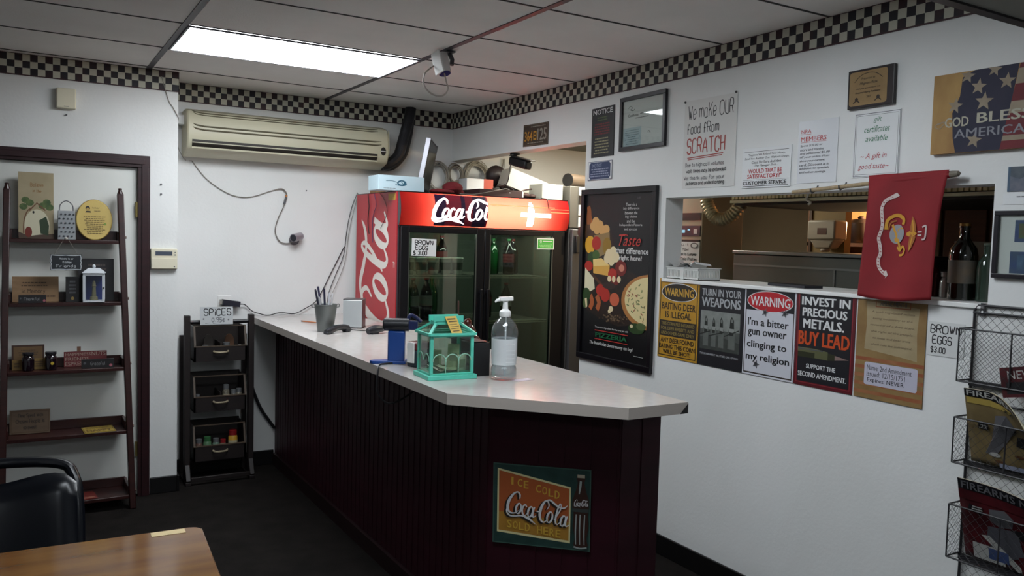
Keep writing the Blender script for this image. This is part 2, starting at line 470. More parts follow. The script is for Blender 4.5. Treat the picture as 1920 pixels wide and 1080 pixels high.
# chequered border strips
def checker(name):
    mm = bpy.data.materials.new(name); mm.use_nodes = True; nt = mm.node_tree; b = nt.nodes['Principled BSDF']
    tc = nt.nodes.new('ShaderNodeTexCoord'); mp = nt.nodes.new('ShaderNodeMapping'); mp.inputs['Location'].default_value = (.01, 0, .31)
    ck = nt.nodes.new('ShaderNodeTexChecker'); ck.inputs['Scale'].default_value = 1/.0375
    n = nt.nodes.new('ShaderNodeTexNoise'); n.inputs['Scale'].default_value = 14
    r = nt.nodes.new('ShaderNodeValToRGB'); r.color_ramp.elements[0].color = lin('#14121c'); r.color_ramp.elements[1].color = lin('#2c0f16')
    r.color_ramp.elements[0].position = .45; r.color_ramp.elements[1].position = .65
    ck.inputs['Color1'].default_value = lin('#b9b7a8'); nt.links.new(r.outputs[0], ck.inputs['Color2'])
    nt.links.new(tc.outputs['Object'], mp.inputs[0]); nt.links.new(mp.outputs[0], ck.inputs[0])
    nt.links.new(tc.outputs['Object'], n.inputs[0]); nt.links.new(n.outputs[0], r.inputs[0])
    nt.links.new(ck.outputs[0], b.inputs['Base Color']); b.inputs['Roughness'].default_value = .6
    return mm
chk = checker('chequered paper border'); edge_m = mat('border edge line', '#3a1a22', .6)
def border(name, loc, L, M, xoff):
    m = MB()
    m.bx(0, L, 0, .1125, 0, .002, chk); m.bx(0, L, -.006, 0, 0, .0025, edge_m); m.bx(0, L, .1125, .1155, 0, .0025, edge_m)
    o = m.build(name, smooth=0); o.matrix_basis = Matrix.Translation(loc) @ M; return struct(o)
zb = 2.4995
border('trim_3', (PX, -.0025, zb), -PX, FB, 0)
border('trim_4', (-.0025, 0, zb), 4.40, FR, 0)
border('trim_5', (-6.0, PY-.0025, zb), 6.0+PX, FB, 0)
o = border('trim_6', (PX+.0025, -.0, zb), -PY, FR @ Matrix.Rotation(math.pi, 4, 'Y'), 0); o.location.y = PY
# dark trimmed soffit near the camera at the right
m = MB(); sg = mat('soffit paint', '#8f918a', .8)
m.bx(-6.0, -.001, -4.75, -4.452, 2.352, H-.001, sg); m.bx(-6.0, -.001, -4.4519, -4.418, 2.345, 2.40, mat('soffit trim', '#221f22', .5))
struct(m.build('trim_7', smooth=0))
# baseboards
for nm, b in (('baseboard_back', (PX, -1.37, -.014, 0)), ('baseboard_left', (-2.23, PX, PY-.014, PY)), ('baseboard_left', (-6.0, -3.16, PY-.014, PY)),
              ('baseboard_right', (-.014, 0, -8.2, -1.80)), ('baseboard_pier', (PX, PX+.014, PY-.014, -.014))):
    m = MB(); m.bx(*b, 0, .105, base_m); struct(m.build(nm, smooth=0, bevel=.004))
# door with its dark casing
d = thing('door_1', None, None, (-2.68, PY, 0)); struct(d)
m = MB(); m.bx(-3.06, -2.30, PY+.012, PY+.05, .01, 2.016, door_m); m.build('leaf', d, smooth=0, bevel=.002)
m = MB()
for x0, x1, s_ in ((-2.302, -2.234, 1), (-3.126, -3.058, -1)):
    m.bx(x0, x1, PY-.020, PY+.10, 0, 2.018, doorwood); c = (x0+x1)/2 + .008*s_; m.bx(c-.020, c+.016, PY-.028, PY-.0205, 0, 2.036, doorwood)
m.bx(-3.126, -2.234, PY-.020, PY+.10, 2.0185, 2.09, doorwood); m.bx(-3.095, -2.265, PY-.028, PY-.0205, 2.0365, 2.070, doorwood)
m.build('casing', d, bevel=.002)
m = MB()
for z in (1.72, .25):
    m.bx(-2.314, -2.300, PY-.012, PY+.012, z, z+.09, mat('brass hinge', '#8a7a4a', .35, metal=.8)); 
m.build('hinge', d)

# ---------------------------------------------------------------- lamps
diff = emission('lit lamp diffuser', '#f4faff', LAMP)
def troffer(x0, y0, label, mat_, grp=None):
    o = thing('ceiling_light', label, 'ceiling light', ((2*x0+2*g)/2, (2*y0+g)/2, H-.012))
    m = MB(); m.bx(x0+.02, x0+2*g-.02, y0+.015, y0+g-.015, H-.010, H-.006, mat_); m.build('diffuser', o, smooth=0)
    m = MB(); a = mat('lamp frame', '#777481', .4)
    for b in ((x0+.013, x0+.022, y0+.006, y0+g-.006), (x0+2*g-.022, x0+2*g-.013, y0+.006, y0+g-.006),
              (x0+.022, x0+2*g-.022, y0+.006, y0+.016), (x0+.022, x0+2*g-.022, y0+g-.016, y0+g-.006)):
        m.bx(*b, H-.012, H-.004, a)
    m.build('frame', o, smooth=0)
    return o
troffer(-1.0226-2*g, -.4485-2*g, 'lit white fluorescent ceiling panel above the counter', diff)
troffer(-1.0226-2*g, -.4485-6*g, 'older ceiling panel over the near end of the counter', emission('old lamp diffuser', '#f0f8ff', NEAR_LAMP))
troffer(-1.0226-4*g, -.4485-11*g, 'second ceiling panel at the back of the dining room', emission('dim lamp diffuser', '#f0f8ff', BACK_LAMP))
# ---------------------------------------------------------------- counter
co = thing('service_counter', 'long dark maroon panelled service counter with white laminate top', 'counter', (-1.1, -1.8, 0))
lam = mat('white laminate', '#c0bbb8', .16, noise=(25, '#bab5b1'), spec=.5)
lame = mat('laminate edge', '#b9b0a8', .35)
bead = mat('dark maroon beadboard', '#34101b', .5, spec=.25, noise=(3, '#2a0c15', (1,1,4)))
CT = 1.067
poly = [(-1.545,-.002),(-1.552,-3.11),(-1.082,-3.598),(-.803,-3.598),(-.78,-.90),(-.83,-.90),(-.83,-.002)]
m = MB(); m.prism(poly, CT-.042, CT-.0012, lame); m.build('edge_band', co, smooth=0)
m = MB(); m.prism(poly, CT-.0012, CT, lam); m.build('top', co, smooth=0)
# beadboard: flat boards with raised strips between grooves
m = MB()
bp = [(-1.36,-.002),(-1.36,-3.10),(-1.0,-3.455),(-.805,-3.455),(-.85,-.002)]
m.prism(bp, 0, CT-.0425, bead)
def boards(a, b, w):
    a = Vector((*a, 0)); b = Vector((*b, 0)); L = (b-a).length; n = int(L/w); u = (b-a)/L; nn = Vector((-u.y, u.x, 0))
    for i in range(n):
        p = a + u*(i*L/n + .006); q = a + u*((i+1)*L/n - .006); z0, z1 = .09, CT-.046
        m.add([p, q, q+nn*.003, p+nn*.003] + [v + Vector((0,0,z1-z0)) for v in (p, q, q+nn*.003, p+nn*.003)],
              [(0,1,2,3),(7,6,5,4),(0,4,5,1),(1,5,6,2),(2,6,7,3),(3,7,4,0)], bead)
    for v in m.v[-8*n:]: v.z += .09
boards((-1.36,-3.10), (-1.36,-.03), .062)
boards((-1.0,-3.455), (-1.36,-3.10), .085)
boards((-.805,-3.455), (-1.0,-3.455), .065)
m.build('panelling', co, smooth=0)
m = MB(); kick = mat('reddish kickboard', '#200d10', .4)
for a, b in (((-1.368,-.02),(-1.368,-3.105)), ((-1.368,-3.105),(-1.003,-3.464)), ((-1.003,-3.464),(-.803,-3.464))):
    m.bar((*a,.042), (*b,.042), .022, .084, kick)
m.build('kickboard', co, smooth=0)
m = MB(); m.add([(-.842,-3.5988,CT-.042),(-.8025,-3.5988,CT-.042),(-.8025,-3.5988,CT-.004)],[(0,1,2)],black_m)
m.build('chipped_corner', co, smooth=0)

# tin drink sign on the counter's slanted face
n2 = Vector((-.7035,-.7107,0)); u2 = Vector((.7107,-.7035,0)).normalized(); n2 = Vector((u2.y,-u2.x,0)); n2 = n2 if n2.y < 0 else -n2
MC = Matrix(((u2.x,0,n2.x,0),(u2.y,0,n2.y,0),(0,1,0,0),(0,0,0,1)))
green_t = mat('dark green tin', '#28443f', .45, noise=(20, '#1d3531'))
k = sign('tin_sign', 'green and orange tin drink sign on the counter front', 'sign', Vector((-1.206,-3.253,.477)) + n2*.0075, .38, .312, .004, green_t, MC, roll=.8)
orange = mat('sign orange', '#a8562a', .5); amber = mat('sign amber', '#a87a2e', .5); cream = mat('sign cream', '#d8cf9c', .5); gold = mat('sign gold letters', '#c9a23c', .5)
k.art().frame(0,0,1,1,.004, mat('worn green edge','#3d5a50',.5))
k.poly([(.045,.06),(.80,.23),(.80,.92),(.045,.86)], cream).poly([(.062,.088),(.785,.25),(.785,.89),(.062,.835)], orange)
k.poly([(.062,.60),(.785,.66),(.785,.89),(.062,.835)], amber)
k.let()
for i, ch in enumerate("ICE COLD"):
    if ch != ' ': 
        u = .19 + i*.064; v = .16 + i*.018
        k.txt(ch, u, v, u + (.022 if ch == 'I' else .05), v+.095, gold, .02)
for i, ch in enumerate("SOLD HERE"):
    if ch != ' ':
        u = .15 + i*.063; v = .70 + i*.008
        k.txt(ch, u, v, u+.05, v+.095, gold, .02)
k.script(mat('logo shadow','#1e1712',.6), lambda a,b: (.085 + a*.212, .64 - b*.33 + a*.048), .078)
k.script(inkw, lambda a,b: (.105 + a*.212, .625 - b*.33 + a*.048), .072)
cola = mat('cola bottle print', '#3a2620', .3); shine = mat('bottle highlight','#9aa3a0',.4); 
bot = [(.865,.06),(.94,.06),(.945,.11),(.935,.16),(.955,.27),(.985,.37),(.985,.47),(.975,.53),(.985,.70),(.965,.84),(.98,.93),(.945,.97),(.87,.97),(.835,.93),(.85,.84),(.825,.70),(.835,.53),(.82,.47),(.82,.37),(.85,.27),(.872,.16),(.86,.11)]
k.art().poly(bot, cola)
for u in (.86,.90,.945): k.ribbon([(u,.55,.004),(u-.005,.75,.005),(u,.92,.003)], shine, smooth=3)
k.ribbon([(.90,.14,.008),(.895,.22,.008),(.885,.3,.004)], shine, smooth=3); k.rect(.865,.06,.94,.10, mat('bottle cap print','#b8ac98',.5))
k.rect(.822,.475,.983,.52, mat('bottle band','#3a3f3d',.5)); k.ribbon([(.84,.95),(.9,.965),(.97,.95)], shine, .006, 4)
k.let().script(inkw, lambda a,b: (.828 + a*.047, .455 - b*.09), .018)
k.done(k.o)

# ---------------------------------------------------------------- glass door cooler
cx = thing('drinks_cooler', 'red and black two door glass drinks cooler behind the counter', 'refrigerator', (-.14, -.48, 0))
red_p = mat('cooler red panel', '#b5202c', .4, noise=(3, '#a81c28')); blk = mat('cooler black frame', '#0d0c10', .5, spec=.25); gry = mat('cooler grey post', '#3d3b3e', .45)
liner = mat('cooler liner', '#6f7a70', .6)
X0, X1, YF = -.80, .525, -.85
m = MB()
m.bx(X0+.006, X0+.045, YF+.03, -.06, 0, 1.94, gry); m.bx(X1-.045, X1, YF+.03, -.06, 0, 1.94, gry)
m.bx(X0+.045, X1-.045, -.12, -.06, 0, 1.94, gry); m.bx(X0+.045, X1-.045, YF+.03, -.12, 0, .24, blk)
m.bx(X0+.006, X1, YF+.02, -.06, 1.9395, 1.946, blk); m.bx(X0+.045, X1-.045, YF+.06, -.12, 1.70, 1.71, blk)
m.build('cabinet', cx, bevel=.003)
m = MB()
m.bx(X0+.045, X0+.055, YF+.05, -.12, .24, 1.70, liner); m.bx(X1-.055, X1-.045, YF+.05, -.12, .24, 1.70, liner)
m.bx(X0+.055, X1-.055, -.13, -.12, .24, 1.70, liner); m.bx(X0+.055, X1-.055, YF+.05, -.13, 1.69, 1.70, liner); m.bx(X0+.055, X1-.055, YF+.05, -.13, .24, .25, liner)
m.build('liner', cx, smooth=0)
# red side panel with the big upright script
o = MB().bx(X0, X0+.006, YF+.03, -.07, .02, 1.94, red_p).build('side_panel', cx, smooth=0)
k = Ink(.75, 1.92)
def side(u, v, dz): return (X0 - dz, -.07 - .75*u, 1.94 - 1.92*v)
k.warp = lambda u, v, z: side(u, v, z)
k.z = .0006
panw = mat('panel white script', '#e3ddd5', .45)
k.poly([(0,.475),(.35,.49),(.7,.495),(1,.49),(1,1),(0,1)], panw)
k.script(panw, lambda a,b: (.93 - b*.80, .99 - a*.285), .55)
k.txt('TM', .93,.24,.97,.26, panw)
r = k.L.build('side_script', None, world=False, smooth=0); me = r.data
for v in me.vertices: v.co = Matrix.Translation(-cx.location) @ v.co
r.parent = o; 
# lit header: translucent red front with a tube lamp behind it
trm = bpy.data.materials.new('red translucent sign face'); trm.use_nodes = True
nt = trm.node_tree; nt.nodes.clear()
oo = nt.nodes.new('ShaderNodeOutputMaterial'); t = nt.nodes.new('ShaderNodeBsdfTranslucent'); t.inputs[0].default_value = (.85,.085,.06,1)
dd = nt.nodes.new('ShaderNodeBsdfDiffuse'); dd.inputs[0].default_value = lin('#b01822'); mx = nt.nodes.new('ShaderNodeMixShader'); mx.inputs[0].default_value = .35
nt.links.new(t.outputs[0], mx.inputs[1]); nt.links.new(dd.outputs[0], mx.inputs[2]); nt.links.new(mx.outputs[0], oo.inputs[0])
ZB, ZT = 1.722, 1.938
def yf(z): return YF - .032*(1 - ((z-(ZB+ZT)/2)/((ZT-ZB)/2))**2)
m = MB()
N = 10; vs = []; fs = []
for i in range(N+1):
    z = ZB + (ZT-ZB)*i/N; vs += [(X0+.002, yf(z), z), (X1, yf(z), z)]
for i in range(N): fs.append((2*i, 2*i+1, 2*i+3, 2*i+2))
m.add(vs, fs, trm); hd = m.build('sign_face', cx)
m = MB(); m.bx(X0+.004, X1, YF+.10, YF+.11, ZB, ZT, white_m); m.bx(X0+.006, X1, YF-.003, YF+.11, ZB-.012, ZB, blk); m.bx(X0+.006, X1, YF-.002, YF+.11, ZT, ZT+.006, blk)
for x in (X0+.004, X1-.004):
    q = .010 if x < 0 else -.010; m.prism([(x+q-.004, YF+.11), (x+q+.004, YF+.11), (x+q+.004, YF), (x+q-.004, YF)], ZB, ZT, gry)
for x in (X0+.0005, X1+.0005):
    zz = [ZB + (ZT-ZB)*i/10 for i in range(11)]
    m.add([(x, yf(z), z) for z in zz] + [(x, YF+.02, ZT), (x, YF+.02, ZB)], [tuple(range(13))], gry)
m.build('sign_box', cx, smooth=0)
m = MB(); m.tube([(-.52, YF+.045, 1.835), (.33, YF+.045, 1.835)], .013, emission('sign tube', '#fff2dc', 70)); m.build('tube_lamp', cx)
k = Ink(X1-X0, ZT-ZB); Wd = X1-X0
k.warp = lambda u, v, z: (X0 + Wd*u, yf(ZT-(ZT-ZB)*v) - z, ZT-(ZT-ZB)*v)
pur = mat('sign bottle purple', '#2a1236', .4); mag = mat('sign bottle wine', '#7c1c30', .4)
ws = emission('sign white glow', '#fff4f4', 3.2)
def ux(x): return (x - X0)/Wd
k.art()
k.rect(ux(-.555), .02, ux(-.155), .98, mag, 6, 8)
for a, b in ((-.555,-.475),(-.36,-.33),(-.27,-.17)): k.rect(ux(a), .02, ux(b), .98, pur, 2, 8)
k.rect(ux(.11), .46, ux(.365), .60, emission('sign painted tube glare', '#fff0d8', 3.5), 4, 3)  # hot spot of the tube painted on the sign face as an emitting bar
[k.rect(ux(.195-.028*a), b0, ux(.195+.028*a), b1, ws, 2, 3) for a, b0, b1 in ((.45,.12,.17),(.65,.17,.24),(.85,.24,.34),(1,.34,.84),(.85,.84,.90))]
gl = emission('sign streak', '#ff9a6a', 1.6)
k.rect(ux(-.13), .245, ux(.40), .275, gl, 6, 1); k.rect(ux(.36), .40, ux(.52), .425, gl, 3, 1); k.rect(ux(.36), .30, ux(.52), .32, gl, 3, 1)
k.let(); k.z += .001
k.script(ws, lambda a,b: (ux(-.605 + a*.166), .86 - b*.74), .185)
k.warp = None
for M_, nm in ((k.A, 'print_and_glare'), (k.L, 'lettering')):
    # trim the script where the bottle print ends
    if nm == 'lettering':
        keep = [i for i, f in enumerate(M_.f) if max(M_.v[j].x for j in f) < -.152]
        M_.f = [M_.f[i] for i in keep]; M_.m = [M_.m[i] for i in keep]
    r = M_.build(nm, cx, smooth=0); r.parent = hd
# doors
cgl = glass('cooler door glass', '#cdd6cd', .07, .03)
def cooler_door(x0, x1, g0, g1, hx):
    m = MB()
    m.bx(x0, g0, YF-.008, YF+.03, .24, 1.715, blk); m.bx(g1, x1, YF-.008, YF+.03, .24, 1.715, blk)
    m.bx(g0, g1, YF-.008, YF+.03, 1.676, 1.715, blk); m.bx(g0, g1, YF-.008, YF+.03, .24, .36, blk)
    d = m.build('door', cx, bevel=.004)
    MB().bx(g0, g1, YF+.008, YF+.012, .36, 1.676, cgl).build('glass', d, smooth=0)
    MB().bx(g0, g0+.006, YF-.0085, YF+.0, .36, 1.676, steeld).bx(g1-.006, g1, YF-.0085, YF, .36, 1.676, steeld).build('glass_gasket', d, smooth=0)
    m = MB(); m.bar((hx, YF-.03, .9), (hx, YF-.03, 1.3), .02, .02, blk); m.bar((hx, YF-.03, .92), (hx, YF-.006, .92), .018, .018, blk); m.bar((hx, YF-.03, 1.28), (hx, YF-.006, 1.28), .018, .018, blk)
    m.build('handle', d, bevel=.003)
    return d
dl = cooler_door(-.785, -.163, -.729, -.222, -.19); dr = cooler_door(-.157, .505, -.118, .404, -.139)
wire = mat('white shelf wire', '#c9c9bd', .4)
m0 = None
for x0, x1, zs in ((-.72, -.215, (1.385, 1.062, .74)), (-.11, .42, (1.385, 1.062, .74))):
    for z in zs:
        m = MB()
        m.bx(x0, x1, YF+.075, YF+.082, z-.001, z+.006, wire); m.bx(x0, x1, YF+.075, YF+.082, z-.014, z-.008, wire); m.bx(x0, x1, -.16, -.15, z-.004, z+.002, wire)
        for i in range(18): x = x0 + (x1-x0)*(i+.5)/18; m.bar((x, YF+.08, z-.001), (x, -.155, z-.001), .003, .003, wire)
        m.build('shelf', cx, smooth=0)
# glowing strip added under the cooler ceiling to brighten the inside
MB().bx(X0+.08, X1-.08, YF+.10, YF+.125, 1.678, 1.69, emission('cooler fill strip','#e8f2e6', 30.0)).build('interior_fill', cx, smooth=0)
# wires draped over the red side panel
m = MB(); m.tube([(X0-.004,-.30,1.94),(X0-.006,-.33,1.85),(X0-.005,-.31,1.75),(X0-.006,-.34,1.66)], .003, cable_b, 6, smooth=5)
m.tube([(X0-.004,-.42,1.94),(X0-.005,-.46,1.86),(X0-.005,-.42,1.80),(X0-.006,-.40,1.74),(X0-.005,-.41,1.60)], .0025, mat('purple wire','#5a3a5c',.5), 6, smooth=5)
m.tube([(X0-.004,-.52,1.94),(X0-.005,-.62,1.88),(X0-.005,-.66,1.80),(X0-.005,-.55,1.70)], .0018, cable_b, 6, smooth=5)
m.build('loose_wires', cx)
# yellow sticker on the side panel's corner, paper notes on the glass
MB().bx(X0-.0012, X0-.0002, -.79, -.67, 1.885, 1.93, mat('yellow sticker','#b9923c',.6)).build('sticker', cx, smooth=0)
k = sign('paper_note', 'white handwritten paper note taped on the left cooler door glass', 'note', (-.6215, YF-.0095, 1.522), .177, .114, .0006, paper, FB, roll=-1)
k.hand('BROWN', .14,.10,.86,.34, ink, .006).hand('EGGS', .16,.42,.66,.64, ink, .006).hand('$ 3.00', .08,.72,.62,.94, ink, .0055)
k.done(k.o)
k = sign('green_sticker', 'small green and white sticker on the right cooler door glass', 'sticker', (.339, YF-.0095, 1.583), .146, .08, .0006, inkw, FB)
gs = mat('sticker green', '#3fa83c', .5)
k.art().rect(.05,.1,.95,.9, gs); k.ell(.22,.3,.06,.11, inkw).ell(.22,.3,.035,.065, gs).rect(.34,.24,.9,.30, inkw)
k.scrawl(3,.12,.45,.9,.82, mat('sticker print','#9ad694',.5)); k.done(k.o)

# bottles and cups inside the cooler
def bottle(name, label, cat, group, body, cap, lab, h=.30, r=.042, loc=(0,0,0), band=None):
    o = thing(name, label, cat, loc, group=group)
    p = [(.6*r,0),(.95*r,.01*h),(r,.06*h),(r,.60*h),(.85*r,.70*h),(.40*r,.85*h),(.32*r,.88*h),(.32*r,.95*h)]
    MB().lathe(p, body, 16).build('body', o, world=False)
    MB().lathe([(.38*r,.94*h),(.38*r,h)], cap, 12).build('cap', o, world=False)
    if lab: MB().lathe([(r*1.02,.34*h),(r*1.02,.58*h)], lab, 16, cap=False).build('paper_label', o, world=False)
    return o
gg = mat('green soda', '#0f4a22', .12, spec=.6, coat=.5); cc = mat('dark cola', '#0d0808', .1, coat=.5); capg = mat('green cap', '#1f6b34', .4); capr = mat('red cap','#8d1f22',.4)
labw = mat('white bottle label', '#9a9c98', .5); labr = mat('red bottle label', '#6a1d20', .5)
zs = 1.069; zu = 1.392
L = [("green soda bottle at the far left of the left door's lower shelf", -.665, -.66, zs, gg, capg, None),
     ("dark cola bottle with white label beside the leftmost green soda", -.585, -.62, zs, cc, capr, labw),
     ("second dark cola bottle with white label on the left door's lower shelf", -.475, -.60, zs, cc, capr, labw),
     ("green bottle standing right of the colas on the left door's lower shelf", -.385, -.50, zs, gg, capg, None)]
for lb, x, y, z, b, c, l in L: bottle('soda_bottle', lb, 'bottle', 'soda bottles behind the left cooler door', b, c, l, loc=(x,y,z))
L = [("dark soda bottle with white label, leftmost on the right door's upper shelf", -.05, -.66, zu, cc, capr, labw),
     ("green soda bottle, second on the right door's upper shelf", .055, -.60, zu, gg, capg, None),
     ("soda bottle with reddish label, third on the right door's upper shelf", .15, -.66, zu, cc, capg, labr),
     ("dark bottle rightmost on the right door's upper shelf", .25, -.55, zu, cc, capr, None),
     ("green soda bottle at the left end of the right door's middle shelf", -.06, -.66, zs, gg, capg, None),
     ("dark cola bottle with pale label on the right door's middle shelf", .16, -.62, zs, cc, capr, labw),
     ("dark bottle with red label on the right door's middle shelf", .05, -.52, zs, cc, capr, labr)]
for lb, x, y, z, b, c, l in L: bottle('soda_bottle', lb, 'bottle', 'soda bottles behind the right cooler door', b, c, l, h=.26, loc=(x,y,z))
bottle('soda_bottle', "dark bottle with red label behind the clear cups on the left upper shelf", 'bottle', 'soda bottles behind the left cooler door', cc, capr, labr, h=.27, loc=(-.29,-.45,zu))
cupm = glass('clear plastic cup', '#d5dbd4', .08, .1, '#c8cec6', .6)
cup0 = thing('plastic_cup', '', 'cup', (-.65,-.68,zu), group='clear cups on the upper cooler shelf')
MB().lathe([(.030,0),(.033,.003),(.042,.11),(.044,.112)], cupm, 18).build('body', cup0, world=False)
MB().lathe([(.046,.108),(.046,.116),(.040,.119)], cupm, 18).build('lid', cup0, world=False)
MB().lathe([(.0355,.03),(.0405,.085)], mat('dark cup label','#3a423b',.5), 18, cap=False).build('paper_label', cup0, world=False)
names = ["leftmost of the five clear plastic cups in the cooler", "second from left of the clear plastic cups in the cooler", "middle one of the five clear plastic cups in the cooler",
         "fourth from left of the clear plastic cups in the cooler", "rightmost of the five clear plastic cups in the cooler"]
cup0['label'] = names[0]
for i in range(1, 5): dup(cup0, (-.65+.093*i, -.68, zu), i*.5, names[i])
# small white carton and a box low in the cooler
# ---------------------------------------------------------------- on top of the cooler
TZ = 1.9462
def cardboard(name, label, cat, x0, x1, y0, y1, z0, z1, mm, rz=0, grp=None, origin=None):
    c = ((x0+x1)/2, (y0+y1)/2, z0)
    o = thing(name, label, cat, c, rz, grp)
    w, d, h = (x1-x0)/2, (y1-y0)/2, z1-z0
    MB().bx(-w, w, -d, d, 0, h, mm).build('box', o, world=False, smooth=0, bevel=.002)
    return o, w, d, h
bb = mat('pale blue carton', '#b9cfd8', .6)
o, w, d, h = cardboard('carton', 'pale blue white carton with a drawn emblem on top of the cooler', 'box', -.925, -.60, -.80, -.62, TZ, 2.043, bb)
k = Ink(2*w, h); k.warp = lambda u, v, z: ((u-.5)*2*w, -d - z, h*(1-v))
bl = mat('carton print blue','#2b5a70',.6)
k.art().ell(.50,.48,.10,.20,bl).ell(.49,.47,.06,.11,bb).ribbon([(.16,.38),(.3,.36),(.42,.46)], bl, .003, 4).ribbon([(.36,.6),(.5,.66),(.60,.58),(.58,.42)], bl, .004, 4)
k.ribbon([(.40,.55),(.47,.38),(.55,.60)], bl, .004, 4); k.let().scrawl(1,.06,.84,.42,.90, inkg)
k.done(o)
o, w, d, h = cardboard('carton', 'small brown cardboard box at the cooler top left corner', 'box', -.79, -.72, -.42, -.30, TZ, 1.985, mat('brown cardboard', '#8a6a48', .8))
MB().bx(-w, w, -.006, .006, h+.0022, h+.0026, mat('packing tape','#a58a63',.3)).build('tape', o, world=False, smooth=0)
# monitor standing on edge
t = thing('monitor', 'flat screen monitor with silver edge standing upright on the cooler', 'monitor', (-.50, -.56, TZ+.002), math.radians(0))
t.matrix_basis = Matrix.Translation((-.525, -.60, TZ+.022)) @ Matrix.Rotation(math.radians(11),4,'Y') @ Matrix.Rotation(math.radians(52),4,'Z')
m = MB().bx(-.115, .115, -.02, .012, 0, .345, mat('monitor back', '#2a2b2d', .4)); m.build('housing', t, world=False, bevel=.006)
MB().bx(-.100, .100, -.0208, -.0198, .018, .328, mat('monitor screen', '#15181a', .12)).build('screen', t, world=False, smooth=0)
MB().bx(-.120, -.112, -.022, .014, 0, .348, mat('silver edge', '#74747a', .35, metal=.6)).bx(.112,.118,-.022,.014,0,.348, mat('silver edge', '#c4c4c8')).build('bezel', t, world=False, bevel=.003)
# red cloth / cap
m = MB(); rd = mat('dark red cloth', '#6d1820', .9, bump=(40, .6))
m.ball((-.30,-.62,TZ+.049), (.075,.07,.048), rd); m.ball((-.39,-.64,TZ+.0205), (.10,.06,.02), rd); m.ball((-.25,-.60,TZ+.0225), (.05,.05,.022), rd)
tag(m.build('cloth', origin=(-.32,-.63,TZ)), 'dark red cloth lying on the cooler behind the monitor', 'cloth')
# coils of cable hung on the back wall over the cooler
def coil(cx_, z, r, n, label, wmat, lab):
    m = MB()
    for i in range(n):
        rr = r*random.uniform(.82, 1.06); ph = random.random()*6; ox, oz = random.uniform(-.012,.012), random.uniform(-.012,.012)
        m.tube([(cx_+ox+rr*.86*math.cos(a*math.pi/12), -.02 - .035*i/n - .006*math.sin(a*math.pi/6+ph), z+oz+rr*math.sin(a*math.pi/12)) for a in range(24)], .0035, wmat, 5, closed=True)
    return m
for cx_, z, r, n, lb, wmt in ((-.14, 2.11, .115, 12, 'leftmost coil of grey cable hanging on the alcove back wall', mat('dusty cable','#9a948a',.8)),
                          (.02, 2.15, .072, 10, 'small middle coil of cable hanging on the alcove back wall', mat('dusty brown cable','#857c70',.8)),
                          (.20, 2.13, .125, 16, 'large round coil of pale cable hanging over the cooler', mat('pale cable','#aaa292',.7))):
    m = coil(cx_, z, r, n, lb, wmt, None)
    m.tube([(cx_,-.001,z+r*.92),(cx_,-.07,z+r*.92)], .004, inkg, 6)
    tag(m.build('cable_coil', origin=(cx_,-.02,z-r)), lb, 'cable coil', 'coils of cable in the alcove')
m = MB(); m.tube([(.30,-.02,2.03),(.37,-.03,2.10),(.43,-.03,2.18),(.46,-.02,2.30)], .004, cable_w, 6, smooth=5); m.tube([(.30,-.02,2.01),(.39,-.03,2.08),(.45,-.03,2.19),(.465,-.02,2.30)], .003, cable_w, 6, smooth=5)
tag(m.build('cable', origin=(.30,-.02,2.01)), 'loose grey cable rising from the large coil to the alcove ceiling', 'cable')
# dark red tray/box, white and red carton, tilted carton, white carton
o, w, d, h = cardboard('tray', 'low dark brown box in the middle of the cooler top', 'box', -.17, .19, -.78, -.52, TZ, 1.995, mat('dark maroon box','#331c1e',.6))
MB().bx(w-.012, w-.002, -d-.0012, -d-.0002, h*.1, h*.95, inkw).bx(.06,.07,-d-.0012,-d-.0002,.03,.034,inkw).build('paper_label', o, world=False, smooth=0)
o, w, d, h = cardboard('carton', 'small white and orange red carton behind the dark box', 'box', -.12, .10, -.49, -.36, TZ, 2.085, paper, .0)
MB().bx(w*.28, w+.0008, -d-.0008, d+.0008, .0, h*1.002, mat('carton orange red', '#b34a34', .6)).build('red_panel', o, world=False, smooth=0)
o, w, d, h = cardboard('carton', 'white open topped carton at the cooler top right end', 'box', .335, .515, -.80, -.62, TZ, 2.058, mat('white carton', '#bdbdb2', .7))
t = thing('carton', 'tilted white carton leaning behind the cooler top right end', 'box', (.36, -.46, TZ+.052), 0)
t.rotation_euler = (math.radians(0), math.radians(18), math.radians(-8))
MB().bx(-.17, .15, -.10, .09, 0, .135, mat('white carton', '#d4d4c8')).build('box', t, world=False, smooth=0, bevel=.002)
m = MB(); dk = mat('dark clutter', '#3a2220', .6); m.ball((.235,-.72,TZ+.022), (.04,.04,.022), dk); m.ball((.285,-.74,TZ+.018), (.03,.03,.018), dk); m.tube([(.20,-.7,TZ+.03),(.25,-.68,TZ+.06),(.31,-.70,TZ+.075)], .006, dk, 6, smooth=4)
tag(m.build('headset', origin=(.25,-.72,TZ)), 'small dark brown bundle beside the white carton', 'bundle')
